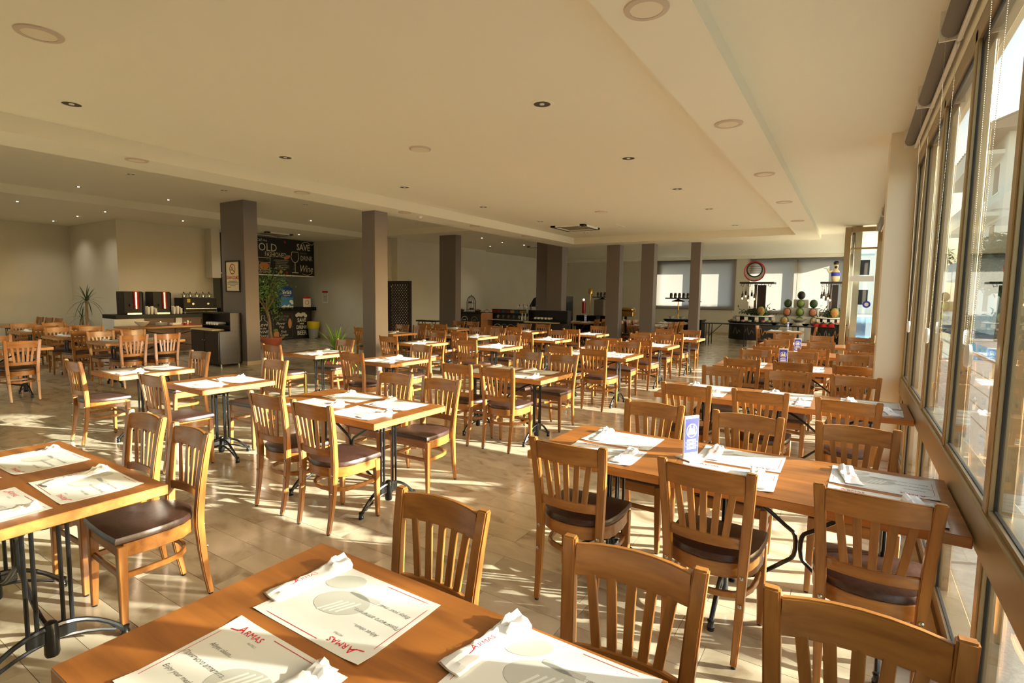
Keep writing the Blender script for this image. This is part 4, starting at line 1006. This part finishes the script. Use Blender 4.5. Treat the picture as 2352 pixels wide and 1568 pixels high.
# ---------------------------------------------------------------- bread buffet
def chalk_front(par, x0, x1, y, z0, z1, n):
    r_ = random.Random(int(x0*100)); w_ = (x1-x0)/n
    for k in range(n):
        cx = x0+w_*(k+.5); cz = (z0+z1)/2; m_ = [CHALK, CHALKG, CHALKO, CHALKG][k % 4]; h = (z1-z0)
        part('chalk_drawing', facing_y(strip(circ(0, 0, h*.30, 16, 0, 5.2), .02).join(strip([(-h*.16, 0), (h*.16, .02)], .025)).join(strip([(-h*.12, -h*.14), (h*.14, -h*.12)], .02)), cx, y-.002, cz), m_, par)
bb = thing('bread_buffet', 'black buffet counter with chalk drawings and a bread cage', 'counter', None, (0, 0, 0))
part('left_unit', B(-12.45, -11.42, 15.8, 16.5, 0, .92), CHALKB, bb); part('left_top', B(-12.5, -11.4, 15.75, 16.55, .92, .97), BLACKP, bb)
part('main_unit', B(-11.38, -8.9, 16.2, 16.9, 0, .92), CHALKB, bb); part('main_top', B(-11.42, -8.9, 16.15, 16.95, .92, .97), BLACKP, bb)
part('tray_rail', B(-11.3, -8.95, 15.75, 16.15, .72, .75), STEEL, bb); part('lower_front', B(-11.38, -8.95, 16.1, 16.2, 0, .72), CHALKB, bb)
part('painted_post', B(-11.42, -11.12, 15.78, 16.1, 0, .95), CHALKO, bb)
chalk_front(bb, -12.4, -11.5, 15.8, .45, .9, 2); chalk_front(bb, -11.05, -9.0, 16.1, .1, .68, 7); chalk_front(bb, -11.05, -9.0, 16.198, .76, .92, 9)
cg = thing('bread_cage', 'domed wire bread cage standing on the buffet', 'stand', None, (-12.1, 16.1, .97))
for a in range(6):
    c_, s_ = math.cos(a*math.pi/6), math.sin(a*math.pi/6); part('wire', MB().tube([(c_*.17*q_, s_*.17*q_, z_) for q_, z_ in ((-1, 0), (-1, .38), (-.8, .5), (-.4, .58), (0, .6), (.4, .58), (.8, .5), (1, .38), (1, 0))], .006, 6), IRON, cg)
part('finial', MB().ball((0, 0, .62), .02, 8), IRON, cg)
for z in (.08, .32): part('shelf', MB().cyl((0, 0), .16, z, z+.01, 18), WALNUT, cg)
for k in range(5): q = thing('bread_roll', 'small brown bread roll inside the wire cage', 'bread', 'rolls in the cage', (-12.1+.07*math.cos(k*1.3), 16.1+.07*math.sin(k*1.3), .97+(.09 if k < 3 else .33))); part('crust', MB().ball((0, 0, .03), .045, 8, .7, 1.2), WALNUT, q, smooth=True)
r_ = random.Random(5)
for k, (x, nm, m_) in enumerate(((-12.4, 'amber', WALNUT), (-11.85, 'pale', EDGEW), (-11.65, 'amber', GOLD), (-11.45, 'white', CERAM))):
    q = thing('bread_basket', '%s shallow basket of bread on the left buffet unit, %s from the cage' % (nm, ORD[k]), 'basket', 'baskets on buffet', (x, 15.9+.3*(k % 2), .97)); part('basket', MB().lathe([(.08, 0), (.12, .08), (.11, .08), (.07, .01), (0, .01)], 14), m_, q, smooth=True); part('bread', MB().ball((0, 0, .07), .07, 8, .6), WALNUT, q, smooth=True)
MR, MBL, MY = mat('dull_red', S(120, 30, 26), .5), mat('dull_blue', S(50, 84, 110), .5), mat('dull_yellow', S(160, 130, 50), .5)
for k, m_ in enumerate((MR, MR, MBL, MR, MY, MBL, MY)):
    q = thing('jam_box', '%s box of spreads stacked on the main buffet unit' % ['red', 'red', 'blue', 'red', 'yellow', 'blue', 'yellow'][k], 'box', 'spread boxes', (-11.2+.2*k, 16.4, .97)); part('box', B(-.085, .085, -.1, .1, 0, .10), m_, q, bevel=.005); part('lid', B(-.09, .09, -.105, .105, .10, .125), BLACKP, q)
for k in range(7):
    q = thing('plate_stack', 'tall stack of white plates on the main buffet unit', 'plates', 'plate stacks on buffet', (-10.25+.19*k, 16.55+.05*(k % 2), .97))
    for j in range(8): part('plate', MB().lathe([(.05, .03*j), (.09, .03*j+.02), (.088, .03*j+.028), (0, .03*j+.012)], 14), CERAM, q, smooth=True)
for k in range(4):
    q = thing('glass_carafe', 'clear glass carafe on the buffet tray rail', 'carafe', 'carafes', (-9.75+.13*k, 15.95, .75)); part('glass', MB().lathe([(.04, 0), (.045, .1), (.02, .18), (.028, .24)], 12), CERAM, q, smooth=True)
for k in range(6): q = thing('oil_bottle', 'slim oil bottle behind the plate stacks', 'bottle', 'oil bottles', (-10.4+.17*k, 16.8, .97)); part('glass', MB().lathe([(.025, 0), (.025, .2), (.01, .25), (.01, .32)], 10), AMBER, q, smooth=True)
t = thing('oven_hood', 'black domed oven hood behind the plate stacks', 'oven', None, (-9.6, 17.3, 0)); part('cabinet', B(-.7, .8, 0, .7, 0, .95), BLACKP, t)
part('dome', MB().loft([[(x, 0, z) for x, z in ((-.7, .95), (-.68, 1.2), (-.5, 1.5), (-.3, 1.6), (.8, 1.6), (.8, .95))], [(x, .7, z) for x, z in ((-.7, .95), (-.68, 1.2), (-.5, 1.5), (-.3, 1.6), (.8, 1.6), (.8, .95))]]), BLACKP, t)
# ---------------------------------------------------------------- lamp-lit buffet tables between the pillars
def heat_buffet(label, x0, x1, y):
    t = thing('hot_buffet', label, 'counter', 'black hot buffets', (x0, y, 0)); W_ = x1-x0
    part('body', B(0, W_, 0, .6, 0, .80), BLACKP, t); part('top', B(-.03, W_+.03, -.03, .63, .80, .84), BLACKP, t)
    for x in (W_*.3, W_*.75):
        part('brass_post', MB().lathe([(.03, 0), (.02, .05), (.016, .3), (.022, .32), (.016, .34), (.016, .62)], 12, (x, .3, .84)), GOLD, t, smooth=True)
        part('canopy', MB().lathe([(.24, 0), (.22, .03), (.1, .07), (.02, .1)], 18, (x, .3, 1.46)), [AMBER, GOLD][x > W_*.5], t, smooth=True)
    part('shelf', B(-.05, W_*.8, .15, .5, 1.56, 1.60), BLACKW, t)
    for k in range(5): q = thing('display_jar', 'dark jar on shelf of '+label, 'jar', 'jars of '+label, (x0+.12+.15*k, y+.32, 1.60)); part('glass', MB().lathe([(.05, 0), (.055, .12), (.04, .15), (.045, .18)], 10), AMBER, q, smooth=True)
    for k in range(3):
        q = thing('glass_bowl', 'bowl of food on the '+label, 'bowl', 'bowls of '+label, (x0+.2+W_*.3*k, y+.15, .84)); part('bowl', MB().lathe([(.05, 0), (.12, .09), (.11, .09), (.04, .015), (0, .015)], 14), CERAM, q, smooth=True); part('food', MB().ball((0, 0, .07), .09, 8, .4), GREENL, q, smooth=True)
heat_buffet('hot buffet with brass posts before the first blind', -5.75, -4.45, 19.3)
heat_buffet('hot buffet with brass posts left of the taupe pillar', -8.9, -7.8, 19.9)
t = thing('chafing_dish', 'brass chafing dish on stand beside the hot buffet', 'dish', None, (-7.35, 19.65, 0)); part('stand', MB().tube([(0, 0, 0), (0, 0, .86)], .05, 10), BLACKP, t); part('pan', B(-.35, .35, -.2, .2, .86, 1.06), GOLD, t, bevel=.02); part('lid', B(-.34, .34, -.19, .19, 1.06, 1.2), GOLD, t, bevel=.05)
t = thing('juice_dispenser', 'glowing red juice dispenser behind the waiter station', 'dispenser', None, (-8.45, 18.2, 0)); part('stand', B(-.3, .5, 0, .4, 0, .9), BLACKP, t); part('tap_pole', MB().tube([(.25, 0, .9), (.25, 0, 1.75)], .02, 8), GOLD, t); part('lamp_top', MB().lathe([(.07, 0), (.08, .15), (.05, .2)], 12, (.25, 0, 1.7)), GOLD, t, smooth=True); part('tank', MB().cyl((0, 0), .07, .98, 1.4, 12), REDM, t); part('bulb', MB().ball((0, -.02, 1.48), .04, 8), BULB, t); part('grey_unit', B(.35, .75, .1, .5, .9, 1.5), BLINDF, t, bevel=.03)
t = thing('folding_table', 'long black folding table joined to the round salad counter', 'table', None, (-4.35, 19.0, 0)); part('top', B(0, 3.9, 0, .6, .73, .76), BLACKP, t)
for x in (.12, .22, 1.35, 2.9): part('leg', MB().tube([(x, .08, 0), (x, .08, .73)], .014, 8), IRON, t); part('leg', MB().tube([(x, .5, 0), (x, .5, .73)], .014, 8), IRON, t)
for x in (.22, 2.0): part('strut', MB().tube([(x, .08, .32), (x+.4, .08, .72)], .011, 8), IRON, t)
# ---------------------------------------------------------------- salad stations at the far wall
def salad(label, cx, cy, s=1):
    t = thing('salad_counter', label, 'counter', 'round salad counters', (cx, cy, 0)); t.scale = (s, s, 1)
    part('drum', MB().cyl((0, 0), .82, .16, .76, 28), CHALKB, t, smooth=True); part('plinth', MB().cyl((0, 0), .80, 0, .16, 28), STEEL, t, smooth=True); part('top', MB().cyl((0, 0), .86, .76, .80, 28), BLACKP, t); part('tier', MB().cyl((0, .1), .62, .80, .98, 24), BLACKP, t); part('upper_top', MB().cyl((0, .1), .66, .98, 1.01, 24), CERAM, t)
    for k in range(3):
        a = R(-120+35*k); m_ = strip(smoothpath([(-.14, -.1, 0), (-.05, .14, 0), (.02, -.1, 0), (.1, .05, 0), (.16, -.05, 0)]), .02); facing_y(m_, 0, -.83, .46); m_.xf(Matrix.Rotation(R(-32+30*k), 4, 'Z')); part('chalk_drawing', m_, [CHALKG, CHALKG, CHALKO][k], t)
    part('post', B(-.04, .04, .1, .16, 1.01, 2.12), WALNUT, t); part('rear_panel', B(.06, .34, .12, .18, 1.01, 2.1), BLACKW, t)
    part('canopy', B(-.5, .62, -.22, .5, 2.14, 2.20), BLACKW, t, bevel=.01)
    for k in range(5): part('canopy_hook', MB().tube([(-.42+.22*k, -.2, 2.14), (-.44+.22*k, -.24, 2.06), (-.36+.22*k, -.24, 2.04), (-.34+.22*k, -.2, 2.12)], .01, 6), IRON, t)
    for k in range(5):
        x, z = -.40+.10*k, (1.62, 1.70, 1.55, 1.66, 1.6)[k]
        p = thing('bottle_lamp', 'glowing bottle pendant lamp hanging from the '+label, 'lamp', 'bottle lamps of '+label, (cx+x*s, cy+(-.1+.08*(k % 2))*s, z)); part('cord', MB().tube([(0, 0, .24), (0, 0, 2.14-z)], .004, 6), IRON, p)
        part('bottle', MB().lathe([(.035, .02), (.036, .14), (.014, .19), (.014, .25)], 12), AMBER, p, smooth=True); part('bulb', MB().ball((0, 0, -.01), .026, 8, 1.4), BULB, p, smooth=True)
    for k in range(9):
        a = R(200+17*k); p = thing('salad_dish', 'white dish of salad round the rim of the '+label, 'dish', 'dishes of '+label, (cx+.74*s*math.cos(a), cy+.74*s*math.sin(a), .80)); part('dish', MB().lathe([(.05, 0), (.085, .05), (.08, .05), (.04, .01), (0, .01)], 12), CERAM, p, smooth=True); part('salad', MB().ball((0, 0, .045), .06, 8, .5), [REDM, GREENL, CHALKO][k % 3], p, smooth=True)
    for k in range(6):
        a = R(195+30*k); p = thing('label_holder', 'white food label card on the upper tier of the '+label, 'card', 'label cards of '+label, (cx+.66*s*math.cos(a), cy+(.1+.66*math.sin(a))*s, .80)); part('card', B(-.06, .06, -.005, .005, .03, .16), PAPER, p, bevel=.001); part('foot', B(-.03, .03, -.02, .02, 0, .03), STEEL, p)
    lm = MB()
    for k in range(240):
        c = Vector((rnd.gauss(.1, .26), .1+rnd.gauss(0, .2), 1.03+abs(rnd.gauss(0, .13)))); q = Euler((rnd.uniform(-1, 1), rnd.uniform(-1, 1), rnd.uniform(0, 6))).to_matrix(); l = .09
        lm.add([c+q @ Vector(p) for p in ((-l, 0, 0), (0, -l*.3, .01), (l, 0, 0), (0, l*.3, .01))], [(0, 1, 2, 3)])
    g = part('herbs', lm, GREEND, t); g['kind'] = 'stuff'
    p = thing('carved_melon', 'pale carved melon slice standing on the '+label, 'melon', None, (cx+.25*s, cy-.2*s, 1.01)); part('rind', MB().ball((0, 0, .16), .13, 12, 1.3, 1, .5), GREENL, p, smooth=True); part('flesh', MB().ball((0, -.035, .16), .11, 12, 1.3, 1, .35), EDGEW, p, smooth=True)
salad('salad counter under the crescent ornament', -3.0, 20.9)
salad('salad counter under the cook figurine', -.66, 20.7, .62)
t = thing('crescent_ornament', 'open crescent ornament with barred disc on the salad counter canopy', 'ornament', None, (-3.05, 20.9, 2.2))
part('outer_ring', MB().tube([(.34*math.cos(a*.2618), 0, .38+.34*math.sin(a*.2618)) for a in range(24)], .022, 8, True), REDM, t, smooth=True); part('inner_ring', MB().tube([(.25*math.cos(a*.2618), .0, .44+.25*math.sin(a*.2618)) for a in range(24)], .024, 8, True), BLACKW, t, smooth=True)
cr = MB()
n = 30; ou = [(.33*math.cos(2*math.pi*k/n), .38+.33*math.sin(2*math.pi*k/n)) for k in range(n)]; inn = [(.25*math.cos(2*math.pi*k/n), .44+.25*math.sin(2*math.pi*k/n)) for k in range(n)]
cr.add([(x, 0, z) for x, z in ou]+[(x, 0, z) for x, z in inn]+[(x, .02, z) for x, z in ou]+[(x, .02, z) for x, z in inn], [(k, (k+1) % n, n+(k+1) % n, n+k) for k in range(n)]+[(2*n+k, 3*n+k, 3*n+(k+1) % n, 2*n+(k+1) % n) for k in range(n)])
part('crescent_face', cr, mat('silver_paint', S(190, 180, 170), .4, .3), t)
for k in range(4): part('bar', MB().tube([(-.22, 0, .32+.08*k), (.22, 0, .32+.08*k)], .006, 6), IRON, t)
for a in range(5): part('crown_leaf', MB().tube([(0, 0, .68), (.12*math.cos(R(30+30*a)), 0, .70+.12*math.sin(R(30+30*a)))], [.02, .004], 6), AMBER, t)
# cook figurine
t = thing('cook_figurine', 'small cook figurine with raised arm on the salad counter canopy', 'figurine', None, (-.55, 20.7, 2.2)); t.scale = (.85, .85, .85)
part('body', MB().lathe([(.12, 0), (.14, .1), (.15, .28), (.12, .42), (.06, .5), (.075, .56), (.085, .64), (.05, .72), (0, .73)], 16), mat('cream_cloth', S(226, 206, 160), .6), t, smooth=True); part('sash', MB().lathe([(.152, .22), (.158, .3), (.148, .36)], 16), BLUEP, t, smooth=True); part('hat', MB().lathe([(.08, .66), (.10, .74), (.05, .8), (0, .81)], 14), BLACKW, t, smooth=True); part('beard', MB().ball((0, -.07, .56), .055, 8), BLACKW, t, smooth=True)
part('arm', MB().tube([(-.11, -.02, .42), (-.22, -.06, .38), (-.3, -.08, .5)], [.045, .04, .03], 8), MATS['cream_cloth'], t, smooth=True); part('tray', MB().cyl((-.32, -.08), .09, .51, .525, 14), STEEL, t)
# melon pyramid
t = thing('melon_stand', 'white cloth-covered stepped stand for carved melons', 'stand', None, (-1.72, 23.2, 0)); CLOTH = mat('white_cloth', S(206, 202, 194), .8)
for k, (wd, z0, z1, dy) in enumerate(((.78, 0, .62, 0), (.70, .62, .95, .12), (.60, .95, 1.28, .24), (.26, 1.28, 1.6, .40))):
    part('step', B(-wd, wd, dy, .75, z0, z1), CLOTH, t, bevel=.02)
SALM = mat('melon_flesh', S(196, 120, 90), .5); PALEM = mat('pale_melon_flesh', S(200, 170, 110), .5); LIME = mat('green_melon_flesh', S(120, 140, 60), .5)
k = 0
for x, y, z, m_, lb in ((-.5, .06, .62, PALEM, 'orange-fleshed'), (.5, .06, .62, PALEM, 'pink-fleshed'), (0, .05, .62, LIME, 'green'), (0, .17, .95, LIME, 'green'), (0, .29, 1.28, LIME, 'green'), (-.44, .2, .95, SALM, 'red-fleshed'), (.44, .2, .95, SALM, 'red-fleshed'), (-.44, .3, 1.28, GREEND, 'dark'), (.44, .3, 1.28, GREEND, 'dark'), (0, .45, 1.6, BLACKW, 'dark watermelon')):
    nm = ['lowest left', 'lowest window-side', 'lowest middle', 'second middle', 'third middle', 'second left', 'second window-side', 'upper left', 'upper window-side', 'topmost'][k]
    p = thing('carved_melon', '%s carved melon, %s on the cloth stand' % (lb, nm), 'melon', 'melons on cloth stand', (-1.72+x, 23.16+y-.06, z)); part('rind', MB().ball((0, .03, .16), .15, 12, 1.1, .95, .7), GREEND, p, smooth=True); part('carved_face', MB().ball((0, -.03, .16), .125, 12, 1.1, .95, .6), m_, p, smooth=True); k += 1
t = thing('serving_bowl', 'large metal bowl before the melon stand', 'bowl', None, (-1.68, 22.4, .75)); part('stand', MB().cyl((0, 0), .2, -.75, 0, 14), CLOTH, t); part('bowl', MB().lathe([(.1, 0), (.28, .12), (.26, .13), (.1, .02), (0, .02)], 18), STEEL, t, smooth=True)
for k in range(4): p = thing('sauce_bowl', 'dark sauce bowl on the black folding table', 'bowl', 'sauce bowls', (-2.15+.45*k, 19.35, .76)); part('bowl', MB().lathe([(.05, 0), (.11, .07), (.1, .07), (.04, .012), (0, .012)], 14), BLACKP, p, smooth=True); part('sauce', MB().cyl((0, 0), .09, .05, .056, 14), [AMBER, AMBER, REDM, REDM][k], p)
for k in range(3): p = thing('red_casserole', 'red enamel casserole on the black folding table', 'pot', 'red casseroles', (-.62-.0+.0*k, 19.15+.22*k-.05, .76) if False else (-.95+.2*k, 19.2, .76)); part('pan', MB().cyl((0, 0), .09, 0, .1, 16), REDM, p, smooth=True); part('lid', MB().lathe([(.092, .1), (.06, .13), (.015, .14), (.015, .16), (0, .165)], 16), BLACKP, p, smooth=True)

# ================================================================== OUTDOORS
struct('ground_terrace', B(.62, 14, -6, 20, -.2, -.06), CONC)
struct('ground_beyond', B(-30, 60, 20, 110, -.3, -.08), CONC)
struct('ground_side', B(14, 60, -30, 20, -.3, -.08), CONC)
wt = B(.0, 4.2, 20, 62, -.07, -.05); t = ob('pool_water', mesh('pool_water', wt, WATER)); tag(t, 'blue swimming pool water beyond the glazed end screen', 'pool')
t = thing('cable_railing', 'steel cable railing on the terrace outside the windows', 'railing', None, (1.25, 4.6, -.06))
for k in range(6): part('post', MB().tube([(0, 1.3*k, 0), (0, 1.3*k, 1.04)], .02, 8), STEEL, t)
part('top_rail', MB().tube([(0, 0, 1.06), (0, 6.5, 1.06)], .022, 8), STEEL, t)
for k in range(4): part('cable', MB().tube([(0, 0, .86-.18*k), (0, 6.5, .86-.18*k)], .005, 6), STEEL, t)
# house across the pool
h = thing('villa', 'cream three-storey villa with tiled roof outside the windows', 'building', None, (6.0, 36, 0)); VW = mat('villa_plaster', S(236, 230, 214), .8)
part('wall', B(0, 9, 0, 13, -.1, 10), VW, h)
RT = mat('roof_tile', S(150, 128, 108), .7)
part('roof', MB().loft([[(-.9, -.9, 10), (9.9, -.9, 10), (9.9, -.9, 10.2), (4.5, -.9, 12.4), (-.9, -.9, 10.2)], [(-.9, 13.9, 10), (9.9, 13.9, 10), (9.9, 13.9, 10.2), (4.5, 13.9, 12.4), (-.9, 13.9, 10.2)]]), RT, h)
for k in range(22): part('tile_course', MB().tube([(-.95+.0, -.6+.65*k, 10.28), (4.5, -.6+.65*k, 12.48)], .09, 6), RT, h)
for f in range(3):
    for k in range(4):
        wv = part('window', B(-.04, 0, 1.2+3*k, 2.6+3*k, 1+3.1*f, 2.6+3.1*f), WHITEP, h); part('pane', B(-.05, -.04, 1.28+3*k, 2.52+3*k, 1.08+3.1*f, 2.52+3.1*f), BLACKP, wv)
    part('balcony', B(-1.0, 0, .6, 12.4, 2.9+3.1*f, 3.1+3.1*f), VW, h); part('balustrade', B(-1.0, -.95, .6, 12.4, 3.1+3.1*f, 3.9+3.1*f), VW, h)
for f in range(3):
    wv = part('window', B(2, 3.6, -.04, 0, 1+3.1*f, 2.6+3.1*f), WHITEP, h); part('pane', B(2.1, 3.5, -.05, -.04, 1.1+3.1*f, 2.5+3.1*f), BLACKP, wv)
def tree(label, x, y, hgt, n, g, l=.22):
    t = thing('garden_tree', label, 'tree', 'garden trees', (x, y, -.06)); part('trunk', MB().tube([(0, 0, 0), (.05, 0, hgt*.4), (0, .05, hgt*.7)], [.12, .09, .05], 8), BARK, t)
    fm = MB()
    for k in range(n):
        a, b = rnd.uniform(0, 6.28), rnd.uniform(-1, 1); rr = hgt*.32*rnd.uniform(.5, 1); c = Vector((rr*math.cos(a)*math.sqrt(1-b*b), rr*math.sin(a)*math.sqrt(1-b*b), hgt*.7+rr*b*.9)); q = Euler((rnd.uniform(-1, 1), rnd.uniform(-1, 1), rnd.uniform(0, 6))).to_matrix()
        fm.add([c+q @ Vector(p) for p in ((-l, 0, 0), (0, -l*.4, .02), (l, 0, 0), (0, l*.4, .02))], [(0, 1, 2, 3)])
    f_ = part('foliage', fm, g, t); f_['kind'] = 'stuff'
tree('sparse unseen garden tree filtering the sun near the windows', 9.0, 5.4, 5.0, 1900, GREENL, .085)  # unseen tree, placed and leafed to filter the sun on the near table
tree('dark green garden tree standing before the villa', 5.2, 30, 4.6, 1400, GREEND)
tree('lighter green garden tree beside the pool', 6.6, 26, 3.4, 1100, GREENL)
tree('dark garden tree at the villa corner', 4.9, 58, 7, 900, GREEND)
t = thing('pool_parasol', 'blue-grey pool parasol beyond the glazed end screen', 'parasol', None, (-1.4, 34, -.08)); part('pole', MB().tube([(0, 0, 0), (0, 0, 2.5)], .025, 8), STEEL, t); part('canopy', MB().lathe([(1.5, 1.95), (.8, 2.3), (.05, 2.6), (0, 2.62)], 8), mat('parasol_cloth', S(130, 146, 176), .8), t)

t = thing('hotel_block', 'long pale hotel block beyond the swimming pool', 'building', None, (-14, 78, -.08)); part('wall', B(0, 22, 0, 8, 0, 8), VW, t); part('roof', B(-.4, 22.4, -.4, 8.4, 8, 8.4), RT, t)
for f in range(2):
    for k in range(8):
        wv = part('window', B(1+2.6*k, 2.5+2.6*k, -.05, 0, 1+3.6*f, 3+3.6*f), WHITEP, t); part('pane', B(1.1+2.6*k, 2.4+2.6*k, -.06, -.05, 1.1+3.6*f, 2.9+3.6*f), BLACKP, wv)
